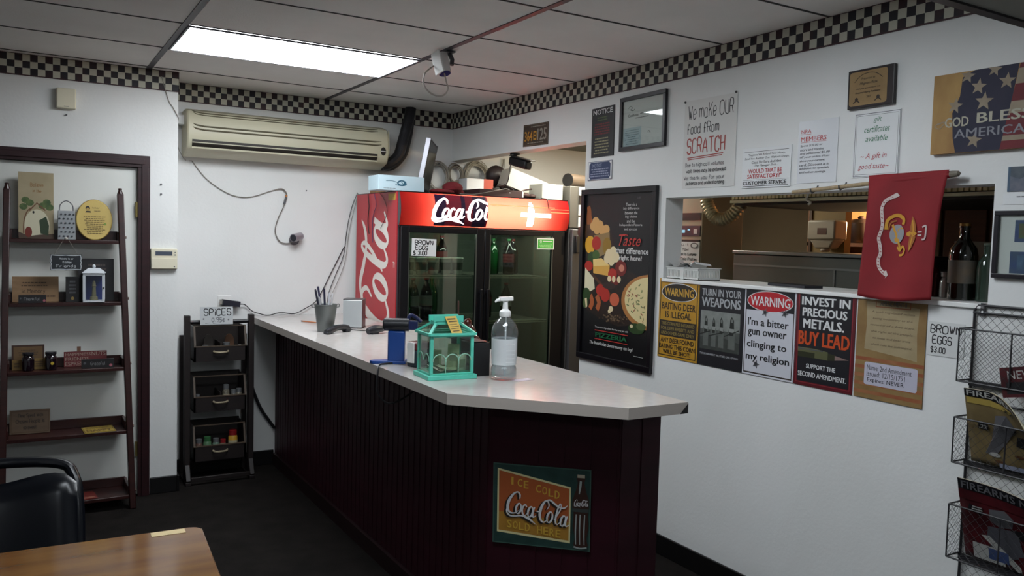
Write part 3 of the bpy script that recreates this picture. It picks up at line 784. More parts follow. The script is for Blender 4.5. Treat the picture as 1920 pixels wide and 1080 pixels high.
# hand lamp and jug lying behind
t = thing('work_lamp', 'dark brown round work lamp head with cord behind the cartons', 'lamp', (.20,-.30,TZ))
m = MB(); br = mat('dark brown plastic', '#2c2223', .45)
m.ball((.10,-.30,TZ+.19), (.085,.07,.085), br); m.build('head', t)
m = MB(); m.tube([(.175,-.33,TZ+.17),(.215,-.36,TZ+.165)], [.05,.055], br, 14); m.tube([(.215,-.361,TZ+.165),(.219,-.363,TZ+.165)], .042, mat('lamp lens grey','#6a6464',.3), 14); m.build('lens', t)
MB().bx(.12,.28,-.32,-.26,TZ+.001,TZ+.012,br).tube([(.20,-.29,TZ+.01),(.19,-.29,TZ+.08),(.13,-.30,TZ+.12)], .012, br, 8).build('stand', t)
MB().tube([(.225,-.33,TZ+.12),(.235,-.38,TZ+.07),(.22,-.40,TZ+.02),(.20,-.42,TZ+.004)], .005, cable_w, 6, smooth=5).build('cord', t)
t.location += Vector((.17, .07, 0))
m = MB(); jg = glass('greenish plastic jug', '#8aa08f', .1, .15, '#7d8c7c', .55)
m.lathe([(.045,0),(.055,.01),(.060,.11),(.05,.16),(.026,.19),(.024,.22)], jg, 16, (.472,-.145,TZ))
o = tag(m.build('plastic_jug', origin=(.472,-.145,TZ)), 'greenish translucent plastic jug behind the tilted carton', 'jug')
# cord lying over the front and hanging down the sign
m = MB(); m.tube([(-.33,-.79,TZ+.004),(-.22,-.80,TZ+.006),(-.10,-.81,TZ+.03),(.02,-.80,TZ+.055),(.06,-.795,TZ+.052)], .003, cable_w, 6, smooth=5)
m.tube([(.10,-.79,TZ+.053),(.05,-.80,TZ+.075),(-.01,-.81,TZ+.09),(-.06,-.80,TZ+.06),(-.08,-.80,TZ+.054)], .003, cable_b, 6, smooth=5)
m.tube([(.30,-.84,TZ+.004),(.325,-.875,TZ-.004),(.328,-.889,TZ-.03),(.337,-.893,TZ-.075)], .004, cable_b, 6, smooth=5)
tag(m.build('cord', origin=(-.1,-.80,TZ)), 'thin cords trailing over the cooler top front edge', 'cord')
# camera under the alcove header
t = thing('security_camera', 'black security camera under the alcove header above the cooler', 'camera', (.06,-.93,2.249))
MB().lathe([(.035,-.012),(.035,0)], black_m, 16, (.06,-.86,2.249)).build('mount', t)
m = MB(); m.tube([(.06,-.86,2.24),(.055,-.87,2.205),(.055,-.88,2.18)], .014, black_m, 8); m.build('bracket', t)
m = MB(); m.bar((.05,-.84,2.20), (.07,-1.03,2.155), .065, .06, black_m); m.build('housing', t, bevel=.012)
MB().bar((.05,-.85,2.232), (.072,-1.06,2.185), .072, .006, black_m).build('hood', t, bevel=.002)
MB().tube([(.07,-1.03,2.155),(.0705,-1.035,2.154)], .022, mat('lens glass','#23242c',.1), 14).build('lens', t)
MB().tube([(.04,-.86,2.20),(.035,-.84,2.15),(.03,-.82,2.05),(.04,-.70,1.99)], .0035, cable_b, 6, smooth=5).build('cord', t)

# ---------------------------------------------------------------- upright freezer in the alcove
t = thing('upright_freezer', 'grey upright freezer standing right of the drinks cooler', 'freezer', (.82, -.5, 0))
fz = mat('freezer grey', '#3b3a3a', .5); fw = mat('freezer upper grey', '#5a5853', .5)
MB().bx(.540, 1.10, -.86, -.15, 0, 1.74, fz).build('cabinet', t, bevel=.006)
MB().bx(.545, 1.10, -.90, -.865, .05, 1.735, mat('freezer door grey','#454446',.45)).build('door', t, bevel=.006)
MB().bx(.640, .662, -.912, -.901, .86, 1.72, white_m).build('door_edge', t, smooth=0)
MB().bx(.560, .605, -.93, -.901, 1.56, 1.69, black_m).build('handle', t, bevel=.006)
m = MB(); m.bx(.540, 1.10, -.86, -.15, 1.745, 2.05, fw); m.build('top_housing', t, bevel=.004)
MB().bx(.618, 1.10, -.872, -.861, 1.985, 2.048, white_m).bx(.618,1.10,-.872,-.861,1.84,1.915,white_m).build('white_panel', t, smooth=0)
MB().bx(.618, 1.10, -.868, -.861, 1.918, 1.982, black_m).build('grille', t, smooth=0)
MB().bx(.618, .74, -.871, -.861, 1.752, 1.825, white_m).bx(.64,.71,-.8725,-.871,1.775,1.805,black_m).build('display', t, smooth=0)
t = thing('pot', 'dark mouthed round pot lying on the freezer top', 'pot', (.78,-.68,2.051))
MB().tube([(.60,-.74,2.102),(.98,-.62,2.102)], [.050,.050], mat('pot brown','#5a4d40',.4), 20).build('body', t)
MB().tube([(.594,-.742,2.102),(.601,-.7397,2.102)], .0495, mat('black pot','#0c0b0d',.5), 20).build('rim', t)

# ---------------------------------------------------------------- right wall: plates, notices, frames
tin_b = mat('old plate brown', '#3a2e28', .5, noise=(20, '#4a3a2c'))
k = wallsign('license_plate', 'old brown license plate with yellow and white numbers on the wall', 'license plate', -1.068, -1.374, 2.268, 2.412, .002, tin_b, roll=-1, bevel=.0006)
yel = mat('plate yellow', '#b8842c', .5); wt = mat('plate worn white','#8d877c',.5)
k.frame(.015,.03,.985,.97,.004, mat('plate rim','#6a5a4a',.5))
k.txt('364', .06,.32,.38,.76, yel,.02).rect(.42,.34,.54,.74, yel).rect(.45,.40,.51,.50,tin_b).rect(.45,.56,.51,.66,tin_b).txt('125', .58,.24,.94,.76, wt,.02); k.scrawl(1,.1,.82,.9,.90,wt).scrawl(1,.3,.08,.9,.17,wt); k.done(k.o)

k = wallsign('notice_sign', 'tall narrow black notice sign with green and red lines', 'sign', -1.848, -2.062, 2.144, 2.430, .003, mat('notice black','#17171a',.5), roll=.6)
k.txt('NOTICE', .06,.035,.92,.135, inkw,.015)
k.scrawl(2,.2,.18,.75,.28, mat('notice green','#4a5c34',.6),.5,.3).scrawl(5,.1,.31,.85,.56, mat('notice red','#6d1f24',.6),.55,.2).scrawl(6,.12,.60,.82,.95, mat('notice cream','#8f8a68',.6),.4,.2); k.done(k.o)

k = wallsign('wall_plaque', 'small navy blue plaque with cut corners under the notice sign', 'plaque', -1.822, -2.054, 2.010, 2.119, .003, inkw, roll=.3)
nav = mat('navy print', '#27365c', .5)
k.art().poly([(.06,.18),(.12,.05),(.88,.05),(.94,.18),(.94,.82),(.88,.95),(.12,.95),(.06,.82)], nav)
k.frame(0,0,1,1,.003,nav)
k.let().txt('NOTICE', .2,.13,.58,.32, mat('plaque pale','#8e97ad',.6)); k.scrawl(4,.12,.36,.9,.86, mat('plaque pale','#8e97ad'),.45,.2); k.done(k.o)

def framed(name, label, cat, y0, y1, z0, z1, fw_, fm, inner, t_=.018, roll=0, glz=True):
    o = thing(name, label, cat, (-.002, (y0+y1)/2, z0), M=FR @ Matrix.Rotation(math.radians(roll),4,'Z'))
    w, h = abs(y0-y1), z1-z0
    m = MB(); m.bx(-w/2, w/2, 0, fw_, 0, t_, fm); m.bx(-w/2, w/2, h-fw_, h, 0, t_, fm); m.bx(-w/2, -w/2+fw_, fw_, h-fw_, 0, t_, fm); m.bx(w/2-fw_, w/2, fw_, h-fw_, 0, t_, fm)
    m.build('frame', o, world=False, smooth=0, bevel=.002)
    MB().bx(-w/2+fw_*.8, w/2-fw_*.8, fw_*.8, h-fw_*.8, .0005, .006, inner).build('sheet', o, world=False, smooth=0)
    if glz: MB().bx(-w/2+fw_, w/2-fw_, fw_, h-fw_, t_-.005, t_-.004, glass('picture glass','#f4f6f4',.05,.02)).build('glass', o, world=False, smooth=0)
    k = Ink(w, h, .0065); k.o = o
    return k
frame_d = mat('dark frame', '#1b181f', .35)
k = framed('framed_certificate', 'dark framed certificate with a bluish slip in its lower corner', 'frame', -2.126, -2.510, 2.160, 2.456, .022, frame_d, paper, roll=.5)
k.art().ribbon([(.17,.22),(.22,.18),(.26,.22),(.22,.25),(.28,.27),(.32,.24)], ink, .003, 4).rect(.07,.58,.47,.92, mat('blue slip','#b6c8d2',.6))
k.let().txt('Certificate', .17,.33,.40,.38, ink,.02).scrawl(1,.42,.33,.72,.36,inkg).scrawl(1,.3,.40,.66,.43,inkg)
k.scrawl(7,.11,.61,.43,.9, mat('slip print','#6f8088',.6),.3,.5).txt('n.', .62,.68,.68,.72, inkg); k.done(k.o)

k = wallsign('handwritten_poster', 'tall white marker poster about food made from scratch', 'poster', -2.640, -3.000, 1.932, 2.372, .0008, mat('poster paper','#d3d2cf',.7))
mk = mat('black marker', '#2b2a2c', .6); mr = mat('red brown marker','#a0433c',.6)
k.hand('We maKe OUR', .08,.06,.93,.21, mk, .0045).hand('food fRom', .07,.27,.68,.38, mk, .0045)
k.hand('SCRATCH', .08,.44,.80,.60, mr, .007).ribbon([(.09,.655),(.78,.63)], mr,.005).ribbon([(.10,.675),(.76,.65)], mr,.004)
mg = mat('grey marker','#5d5c60',.6)
k.hand('Due to high call volumes', .06,.715,.80,.755, mg,.0026).hand('wait times may be extended', .08,.785,.84,.825, mk,.0028)
k.hand('We thank you for your', .04,.865,.82,.905, mg,.0026).hand('patience and understanding', .09,.925,.82,.962, mk,.0028)
k.done(k.o)
for i, (u, v) in enumerate(((.015,.01),(.975,-.005))):
    y, z = -2.64 - .36*u, 2.372 - .44*v
    m = MB(); m.ball((-.007,y,z), (.005,.006,.006), mat('grey pin','#3e3c3c',.4), 10); m.tube([(-.001,y,z),(-.006,y,z)], .0015, chrome, 6)
    tag(m.build('push_pin', origin=(-.003,y,z)), ('grey push pin at the scratch poster upper left corner','grey push pin at the scratch poster upper right corner')[i], 'pin', 'poster push pins')

k = wallsign('customer_service_sign', 'white customer service sign with red question lettering', 'sign', -3.050, -3.334, 1.917, 2.100, .004, mat('sign white','#dcdedf',.4), bevel=.001)
k.rect(.04,.09,.95,.10, ink).rect(.03,.95,.97,.965, ink).rect(.03,.80,.97,.806, inkg)
k.lines(['"Suppose We Refund Your Money,','Send You Another One Without Charge,','Close The Store And Have','The Manager Shot...'], .05,.13,.96,.50, ink, .008, .2, fit=False)
k.txt('WOULD THAT BE', .14,.53,.83,.635, inkr,.02).txt('SATISFACTORY?"', .12,.66,.83,.765, inkr,.02).txt('CUSTOMER SERVICE', .03,.835,.93,.925, ink,.03); k.done(k.o)

k = wallsign('membership_notice', 'white sheet in a clear sleeve headed in red underlined type', 'notice', -3.367, -3.570, 1.926, 2.193, .001, mat('sheet in sleeve','#d8dade',.25))
rs = mat('faded red type','#b5403f',.6)
k.txt('NRA', .07,.14,.33,.20, rs,.01).rect(.07,.212,.33,.218,rs).txt('MEMBERS', .07,.255,.72,.33, rs,.01).rect(.07,.342,.72,.348,rs)
k.left(['Spend $30.00 or','more and receive','and additional $1.00','off your order. Must','show your current','card. Discount is in','addition to specials','and other savings.'], .06,.37,.82,.86, inkg, .012, .15); k.done(k.o)

k = wallsign('gift_certificate_notice', 'white ruled notice with green and red italic gift lettering', 'notice', -3.649, -3.852, 1.937, 2.193, .002, paper)
gn = mat('faded green type','#3f7a5a',.6); rn = mat('faded rose type','#b3525a',.6)
k.frame(.01,.01,.99,.99,.0022,inkg).frame(.045,.04,.955,.96,.0012,inkg)
k.txt('gift', .42,.07,.60,.17, gn,0,.3).txt('certificates', .22,.21,.78,.31, gn,0,.3).txt('available', .26,.36,.74,.45, gn,0,.3)
k.txt('~ A gift in', .16,.63,.74,.74, rn,0,.3).txt('good taste~', .12,.79,.80,.90, rn,0,.3); k.done(k.o)

k = wallsign('award_plaque', 'dark wooden plaque with engraved gold plate above the gift notice', 'plaque', -3.619, -3.826, 2.213, 2.368, .018, mat('plaque dark wood','#261c1e',.4,noise=(8,'#1d1517')), roll=.6, bevel=.003)
pg = mat('plaque gold plate','#9b8058',.35,metal=.3,noise=(12,'#8d7450'))
def rr(u0,v0,u1,v1,a,b):
    out=[]
    for cx_,cy_,s0 in ((u1-a,v0+b,270),(u1-a,v1-b,0),(u0+a,v1-b,90),(u0+a,v0+b,180)):
        out += [(cx_+a*math.cos(math.radians(s0+i*30)), cy_+b*math.sin(math.radians(s0+i*30))) for i in range(4)]
    return out
k.art().poly(rr(.04,.06,.86,.93,.05,.07), pg); ek = mat('engraving','#2b2218',.6)
k.let().ribbon([(.15,.32),(.28,.17),(.45,.12),(.62,.16),(.76,.29)], ek,.0025,4).txt('Presented to', .30,.22,.60,.28, ek,.01,.2).txt('Magnum Pizza', .27,.34,.65,.42, ek,.02,.3)
k.txt('and your generous at our', .20,.48,.72,.53, ek,.02).txt('Firearms Charity Fundraiser', .18,.58,.73,.64, ek,.02).txt('2007', .43,.70,.52,.75, ek,.02)
for u in (.21,.68): k.ell(u,.77,.035,.05,ek).ribbon([(u-.07,.86),(u,.80),(u+.07,.86)], ek,.004,3)
k.done(k.o)

k = wallsign('patriotic_canvas', 'canvas print with stars and stripes and worn lettering', 'picture', -3.992, -4.62, 2.004, 2.290, .02, mat('canvas tan','#8a6238',.7,noise=(7,'#b18f55',(1,.4,1))), off=.003)
nv = mat('canvas navy','#191c33',.7,noise=(14,'#262338')); cr_ = mat('canvas cream','#9a8c78',.7,noise=(14,'#857663')); rdk = mat('canvas red','#6e1d24',.7,noise=(9,'#571520'))
def star(k, u, v, r, m, rot=0):
    pts = [(u + (r if i % 2 == 0 else r*.42)*math.sin(math.pi*i/5+rot)/k.w, v - (r if i % 2 == 0 else r*.42)*math.cos(math.pi*i/5+rot)/k.h) for i in range(10)]
    k.z += k.step; k.cur.add([k.pt(u,v)] + [k.pt(*p) for p in pts], [(0,1+i,1+(i+1)%10) for i in range(10)], m)
k.art().poly([(.17,.07),(.24,0),(.48,0),(.46,.28),(.44,.55),(.40,1),(.15,1),(.13,.8),(.12,.5),(.16,.3)], nv)
for i, (a, b) in enumerate(((0,.06),(.06,.24),(.24,.44),(.44,.58),(.58,.84),(.84,.90),(.90,1))):
    e = [(.485,a),(1,a),(1,b),(.47-.08*b,b)]
    k.poly([(.485-.085*a,a),(1,a-.0),(1,b),(.485-.085*b,b)], rdk if i % 2 == 0 else cr_)
for u,v,r,q in ((.20,.06,.028,.2),(.265,.21,.03,.15),(.30,.40,.034,.1),(.135,.41,.03,.2),(.35,.03,.026,.2),(.42,.19,.03,.1),(.255,.86,.03,.2)): star(k,u,v,r,cr_,q)
sv = mat('canvas silver letters','#a8a391',.5)
k.let().txt('GOD', .08,.555,.22,.675, sv,.02).txt('BLESS', .265,.53,.56,.655, sv,.02).txt('AMERICA', .14,.71,.53,.82, mat('canvas grey letters','#7c7c84',.5),.01)
k.ribbon([(.03,.62),(.08,.6),(.05,.68),(.02,.64),(.06,.61)], cr_,.003,4); k.done(k.o)

k = wallsign('photo_print', 'loose blue grey photo print on the wall above the photo frame', 'photo', -4.267, -4.40, 1.859, 1.944, .001, mat('photo blue grey','#4c5868',.4,noise=(30,'#6a6a76')))
k.art().poly([(0,0),(1,0),(1,.4),(.6,.3),(.3,.5),(0,.35)], mat('photo dark','#39434e',.4,noise=(40,'#505a62'))); k.rect(0,0,.06,1,mat('photo edge','#39536b',.4)); k.done(k.o)
k = wallsign('paper_strip', 'narrow white caption strip taped below the loose photo', 'caption', -4.256, -4.42, 1.816, 1.852, .0008, paper); k.scrawl(1,.2,.2,.9,.4,inkg); k.done(k.o)
k = framed('framed_photographs', 'dark framed white mat holding two blue photographs', 'frame', -4.238, -4.46, 1.562, 1.794, .016, frame_d, paper)
for v0, v1, lb in ((.14,.46,0),(.60,.92,1)):
    pb = mat('photo blue','#3a4f86',.4,noise=(30,'#4c5f78')); k.art().rect(.30-.05*lb,v0,.93,v1,pb).rect(.36,v0+.05,.9,v1-.05, mat('photo brown' if not lb else 'photo slate', '#6a5a44' if not lb else '#3f5878',.4,noise=(50,'#4d6a4a' if not lb else '#5c7a9c')))
    if not lb: k.let().scrawl(2,.45,v1+.03,.9,v1+.10,inkg)
k.done(k.o)

# ---------------------------------------------------------------- the pizza poster
k = framed('framed_poster', 'large black framed pizza poster with vegetables and cheese', 'poster', -1.786, -2.466, .950, 1.957, .032, mat('poster frame black','#100e13',.3), mat('poster black','#0d0d10',.35), t_=.022, glz=False)
k.z = .0065
A = k.art(); C = lambda n,c: mat('poster '+n, c, .4, noise=(35, c))
brn = mat('poster brown','#3a2418',.4,noise=(25,'#5a3a22')); tan_ = C('tan','#a77f4f'); red_ = C('red','#a8261c'); drd = C('dark red','#6d1a16'); grn = C('green','#27401c'); yl = C('yellow','#d19a28'); org = C('orange','#c5671e'); crm = C('cream','#dcc9a0'); oni = C('onion','#c99a5c')
A.poly([(.07,.08),(.12,.10),(.16,.20),(.42,.24),(.50,.42),(.92,.52),(.92,.74),(.55,.78),(.25,.74),(.07,.70)], mat('poster table','#1c1310',.4,noise=(20,'#2e1d14')))
A.poly([(.07,.10),(.13,.14),(.15,.20),(.08,.25)], org).ell(.10,.17,.035,.075,C('amber','#8a4a1c')).ell(.07,.25,.14,.045,brn)
for u,v in ((.20,.19),(.26,.21),(.22,.235),(.29,.235),(.35,.235),(.17,.215)): A.ell(u,v,.05,.028,oni)
A.poly([(.18,.27),(.40,.25),(.42,.36),(.24,.40)], C('basket','#8a7148')); A.ell(.37,.33,.06,.05,C('oil','#8a6a1e'))
A.ell(.13,.325,.075,.052,yl).ell(.22,.315,.065,.04,red_).ell(.16,.40,.06,.035,grn).ell(.22,.385,.05,.03,C('green2','#3d5a26')).ell(.12,.45,.06,.03,red_)
A.poly([(.18,.41),(.30,.40),(.42,.44),(.41,.50),(.19,.49)], C('cheddar','#d3a048')).poly([(.18,.41),(.30,.40),(.41,.44),(.19,.45)], C('cheddar top','#e2c27a'))
for u,v in ((.40,.375),(.46,.36),(.44,.41),(.38,.40),(.50,.39)): A.ell(u,v,.045,.03,crm)
A.ell(.57,.45,.075,.045,drd).ell(.58,.45,.035,.02,C('salami','#c9806a')).ell(.46,.49,.06,.035,red_).ell(.50,.53,.05,.02,drd)
for u in (.42,.55,.48): A.ell(u,.515,.025,.018,crm)
A.poly([(.07,.46),(.20,.52),(.22,.58),(.12,.61),(.07,.58)], C('parmesan','#d8cfae')).ribbon([(.18,.50),(.48,.62)], brn,.018)
A.ell(.30,.585,.06,.035,red_).ell(.37,.61,.065,.04,red_).ell(.50,.63,.065,.038,C('tomato cut','#bf5a3c')).ell(.42,.555,.09,.02,C('olive','#33201c'))
A.ribbon([(.16,.62),(.19,.66),(.16,.70)], C('sausage','#a5572f'),.035,4).ribbon([(.25,.62),(.29,.66),(.26,.70)], C('sausage','#a5572f'),.035,4)
A.ell(.10,.62,.06,.04,grn).ell(.09,.67,.04,.03,C('leaf','#4a5c34')); A.poly([(.08,.645),(.11,.64),(.12,.69),(.10,.70)], crm)
for i in range(70): A.z -= A.step*.6; A.ell(.50+random.gauss(0,.08), .735+random.gauss(0,.014), .012, .005, C('nuts','#6a5640') if i % 2 else C('nuts2','#3c2c20'), 6)
A.ell(.46,.685,.03,.016,crm).ell(.44,.70,.02,.012,crm)
def clip(pts): return [(min(p[0],.925),p[1]) for p in pts]
A.poly(clip(ellipse_pts(.965,.625,.37,-.150,40)), C('crust','#a8703a')); A.poly(clip(ellipse_pts(.97,.62,.33,-.132,40)), C('pizza','#d9c894'))
for i in range(110):
    a = random.random()*6.28; r = random.random()**.5; u = .97+.30*r*math.cos(a); v = .62+.118*r*math.sin(a)
    if u < .90:
        A.z -= A.step*.6; q = random.random()*6.28
        A.ribbon([(u-.016*math.cos(q),v-.007*math.sin(q)),(u+.003,v+.003),(u+.016*math.cos(q),v+.007*math.sin(q))], (C('herb','#5c6a3a'),C('bit','#8a4a30'),C('herb2','#7d8450'))[i%3], .006)
A.ell(.80,.775,.10,.03,grn).ell(.86,.76,.06,.02,C('leaf','#4a5c34')).ell(.74,.765,.02,.01,crm)
pw = mat('poster white type','#cfcfcc',.5); pr_ = mat('poster red type','#b5342c',.5)
k.let().lines(['There is a','big difference','between the','big chains','and the','Independent Pizzeria','and you can'], .54,.085,.83,.245, pw, 0, 0, fit=False)
k.txt('Taste', .54,.262,.82,.325, pr_, 0, .4).ribbon([(.54,.27),(.60,.262),(.66,.268)], pr_,.004,4)
k.txt('that difference', .50,.335,.92,.368, pw,.02).txt('right here!', .55,.378,.84,.412, pw,.02)
k.txt('There is no ingredient like the love you add', .25,.795,.70,.808, pw).rect(.25,.818,.70,.822, pr_).rect(.25,.868,.70,.872, pr_).txt('PIZZERIA', .26,.832,.69,.858, mat('poster green type','#12603a',.5),.03)
k.txt('The finest Italian cheese money can buy!', .18,.885,.77,.91, pw,.01,.2).rect(.78,.925,.90,.927,pw).txt('L&B', .76,.055,.80,.066, inkg)
k.done(k.o)
m = MB(); m.ball((-.024,-2.13,.966), (.004,.004,.004), chrome, 8); r = m.build('screw', k.o, smooth=0)

# ---------------------------------------------------------------- row of tin signs under the hatch
def tin(y0, label, bm, group='tin signs under the serving hatch'):
    return wallsign('tin_sign', label, 'sign', y0, y0-.297, 1.052, 1.4665, .003, bm, group=group, bevel=.0008)
ye = mat('tin yellow','#bd8e28',.45,noise=(14,'#b08224')); yd = mat('tin dark print','#2a211a',.5)
k = tin(-2.503, 'yellow deer baiting warning tin sign, leftmost of the row', ye)
k.frame(.03,.025,.97,.975,.005,yd).ell(.5,.165,.44,.115, inkw,32).ell(.5,.165,.425,.107, yd,32)
k.txt('WARNING', .14,.115,.87,.215, mat('tin amber letters','#c59a3a',.5),.02).txt('BAITING DEER', .08,.30,.93,.385, yd,.025).txt('IS ILLEGAL', .18,.41,.83,.49, yd,.025)
k.rect(.04,.525,.96,.725, yd); tg = mat('tin dim letters','#8a7840',.6)
for i, q in enumerate(('THIS CORN PILE INTENDED','FOR DEER RABBITS AND','AND OTHER GAME ONLY')): k.txt(q, .08,.545+i*.06,.92,.585+i*.06, tg,.02)
k.txt('ANY DEER FOUND', .08,.745,.92,.805, yd,.025).txt('EATING THIS CORN', .05,.825,.95,.88, yd,.025).txt('WILL BE SHOT!', .15,.895,.85,.945, yd,.025); k.done(k.o)

k = tin(-2.803, 'black turn in your weapons tin sign with a grey photograph', mat('tin black','#1a191f',.45))
gl_ = mat('tin grey letters','#a8abae',.5)
k.txt('TURN IN YOUR', .06,.08,.93,.165, gl_,.02).txt('WEAPONS', .06,.185,.93,.29, gl_,.03)
k.art(); G = lambda v: mat('photo grey %d' % v, '#%02x%02x%02x' % (v, v+4, v), .5, noise=(30, '#%02x%02x%02x' % (v-12, v-8, v-12)))
k.rect(.05,.34,.93,.80, G(130)).rect(.05,.56,.93,.80, G(80)).poly([(.05,.66),(.4,.62),(.93,.68),(.93,.80),(.05,.80)], G(62))
for u, hgt, wdt in ((.18,.42,.10),(.36,.43,.09),(.53,.42,.10),(.76,.40,.13)):
    k.poly([(u-wdt*.6,.76),(u-wdt*.55,.55),(u-wdt*.25,hgt+.07),(u+wdt*.25,hgt+.07),(u+wdt*.55,.55),(u+wdt*.6,.76)], G(96)).poly([(u-wdt*.4,.60),(u-wdt*.3,hgt+.02),(u-.01,hgt-.02),(u+wdt*.3,hgt+.02),(u+wdt*.4,.54),(u+wdt*.3,.60)], G(36)); k.ell(u,hgt+.03,wdt*.18,.022,G(110))
    k.poly([(u-wdt*.45,.52),(u+wdt*.45,.52),(u+wdt*.4,.565),(u-wdt*.4,.56)], G(140))
for a in (((.05,.63),(.28,.58)),((.25,.64),(.60,.57)),((.6,.62),(.92,.53))): k.ribbon(a, G(30), .005)
k.let().txt('THE GOVERNMENT WILL TAKE CARE OF YOU!', .06,.845,.92,.868, gl_,.02); k.done(k.o)

wh = mat('tin white','#c9cad2',.4); k = tin(-3.103, 'white bitter gun owner tin sign with red oval warning', wh)
k.rect(.025,.02,.975,.98, yd).rect(.04,.27,.96,.965, wh).rect(.035,.03,.965,.27, mat('tin black','#1a191f'))
k.ell(.5,.165,.45,.115, inkw,36).ell(.5,.165,.435,.108, mat('tin red','#b3222c',.4),36).txt('WARNING', .12,.115,.89,.215, inkw,.02)
for q, a, b, c, d in (("I'm a bitter",.08,.355,.88,.44),("gun owner",.09,.49,.85,.575),("clinging to",.08,.61,.86,.71),("my religion",.07,.75,.92,.85)): k.txt(q, a, b, c, d, ink, .022)
dent = mat('bullet dent','#77787c',.35,metal=.6)
for u, v in ((.42,.285),(.80,.275),(.28,.87)):
    star(k,u,v,.022,dent,.3); k.ell(u,v,.028,.02,mat('bullet hole','#36363a',.5),12)
k.done(k.o)

k = tin(-3.403, 'black and red invest in precious metals tin sign', mat('tin maroon','#5a1820',.4))
k.frame(.04,.03,.96,.97,.003,mat('tin maroon light','#8a3038',.4)).rect(.06,.045,.94,.955, mat('tin black','#1a191f'))
k.txt('INVEST IN', .09,.07,.91,.155, inkw,.035).txt('PRECIOUS', .11,.185,.87,.27, inkw,.035).txt('METALS.', .13,.30,.83,.395, inkw,.035)
k.txt('BUY LEAD', .06,.43,.93,.57, mat('tin orange','#c24a1e',.45),.035)
k.art().rect(.06,.60,.36,.695, mat('cartridge brass','#7a7c5a',.3,metal=.6)).rect(.06,.645,.60,.70, mat('cartridge dark','#4a4c3a',.3,metal=.6)).poly([(.36,.60),(.58,.615),(.58,.70),(.36,.695)], mat('cartridge brass','#7a7c5a'))
k.poly([(.58,.625),(.70,.635),(.70,.69),(.58,.70)], mat('cartridge dark','#4a4c3a')).poly([(.70,.64),(.93,.665),(.70,.688)], mat('bullet copper','#a58b86',.3,metal=.5)).rect(.07,.61,.5,.62, inkg)
k.let().txt('SUPPORT THE', .22,.765,.72,.81, inkw,.025).txt('SECOND AMENDMENT.', .08,.85,.90,.90, inkw,.025); k.done(k.o)

pa = mat('parchment','#8f7448',.6,noise=(9,'#7a5c34',(1,1,1))); k = tin(-3.708, 'parchment coloured amendment permit sign behind the red flag', pa)
stp = mat('parchment stripe','#8a4a2c',.6,noise=(9,'#9a6a44'))
k.art()
for v in (.60,.68,.76,.84,.92): k.rect(0,v,1,v+.035,stp)
k.poly([(.14,.06),(.60,.08),(.9,.09),(.88,.33),(.9,.58),(.70,.56),(.4,.54),(.13,.52),(.15,.3)], mat('parchment page','#a1916f',.7,noise=(12,'#958463')))
k.frame(.27,.03,.78,.11,.004,stp).poly(rr(.15,.645,.92,.865,.03,.02), mat('permit card','#b9b7c6',.5))
k.let().txt('AMENDMENT II', .34,.05,.72,.09, inkg); fa = mat('faded brown type','#6a5a44',.6)
k.lines(['A well regulated militia','being necessary to the','security of a free state,','the right of the people','to keep and bear arms','shall not be infringed.'], .20,.125,.85,.50, fa, 0, .25, fit=False, gap=.6)
k.txt('Name: 2nd Amendment', .19,.67,.84,.72, inkg).txt('Issued: 12/15/1791', .19,.73,.75,.78, inkg).txt('Expires: NEVER', .20,.795,.74,.845, ink); k.done(k.o)

# handwritten brown eggs paper
k = wallsign('paper_note', 'white handwritten brown eggs price paper beside the wire rack', 'note', -4.012, -4.150, 1.262, 1.388, .0006, mat('egg note paper','#cfd0cf',.7))
k.hand('BROWN', .07,.10,.90,.32, ink,.0042).hand('EGGS', .14,.42,.66,.64, ink,.0042).hand('$3.00', .10,.75,.50,.90, ink,.0034); k.done(k.o)

# ---------------------------------------------------------------- flag on its pole
t = thing('flag_pole', 'slim wooden flag pole lying along the top of the hatch', 'pole', (-.04,-3.72,1.89))
pw_ = mat('pale pole wood','#a89478',.5,noise=(8,'#97835f',(1,8,1)))
MB().tube([(-.03,-3.372,1.887),(-.045,-4.084,1.925)], .0085, pw_, 10).build('shaft', t)
MB().tube([(-.045,-4.084,1.925),(-.0455,-4.094,1.9255),(-.046,-4.118,1.927),(-.046,-4.126,1.9275)], [.0095,.013,.010,.002], mat('pole tip grey','#6f685c',.4), 10).build('tip', t)
for y in (-3.62, -3.48):
    m = MB(); zq = 1.887 - (y+3.372)*.0534; m.tube([(-.001,y,zq+.02),(-.02,y,zq-.005),(-.036,y,zq-.0125),(-.048,y,zq-.004),(-.049,y,zq+.006)], .003, inkg, 6); m.build('hook', t)
ft = thing('flag', 'red military flag with eagle and globe emblem hanging over the hatch', 'flag', (-.045,-3.88,1.944))
fred = mat('flag red','#87131d',.75,noise=(5,'#780f18'),bump=(500,.03))
def flagpt(u, v, z=0):
    a0 = -3.763; a1 = -4.088
    yl = a0 + .016*v - .006*math.sin(v*5); yr = a1 + .052*v + .010*math.sin(v*4.2)
    y = yl + (yr-yl)*u; zz = 1.938 + .004*u - (.474+.012*math.sin(u*3.3))*v
    x = -.055 - .007*math.sin(u*9+v*2)*min(1,v*3) - .006*math.sin(v*6+u*3)*v - z
    return (x, y, zz)
nx, ny = 26, 34
vs = [flagpt(i/nx, j/ny) for j in range(ny+1) for i in range(nx+1)]
fs = [(j*(nx+1)+i, (j+1)*(nx+1)+i, (j+1)*(nx+1)+i+1, j*(nx+1)+i+1) for j in range(ny) for i in range(nx)]
m = MB(); m.add(vs, fs, fred); f = m.build('cloth', ft, smooth=180)
sm = f.modifiers.new('thickness','SOLIDIFY'); sm.thickness = .0015; sm.offset = -1
hem = MB()
seg = []
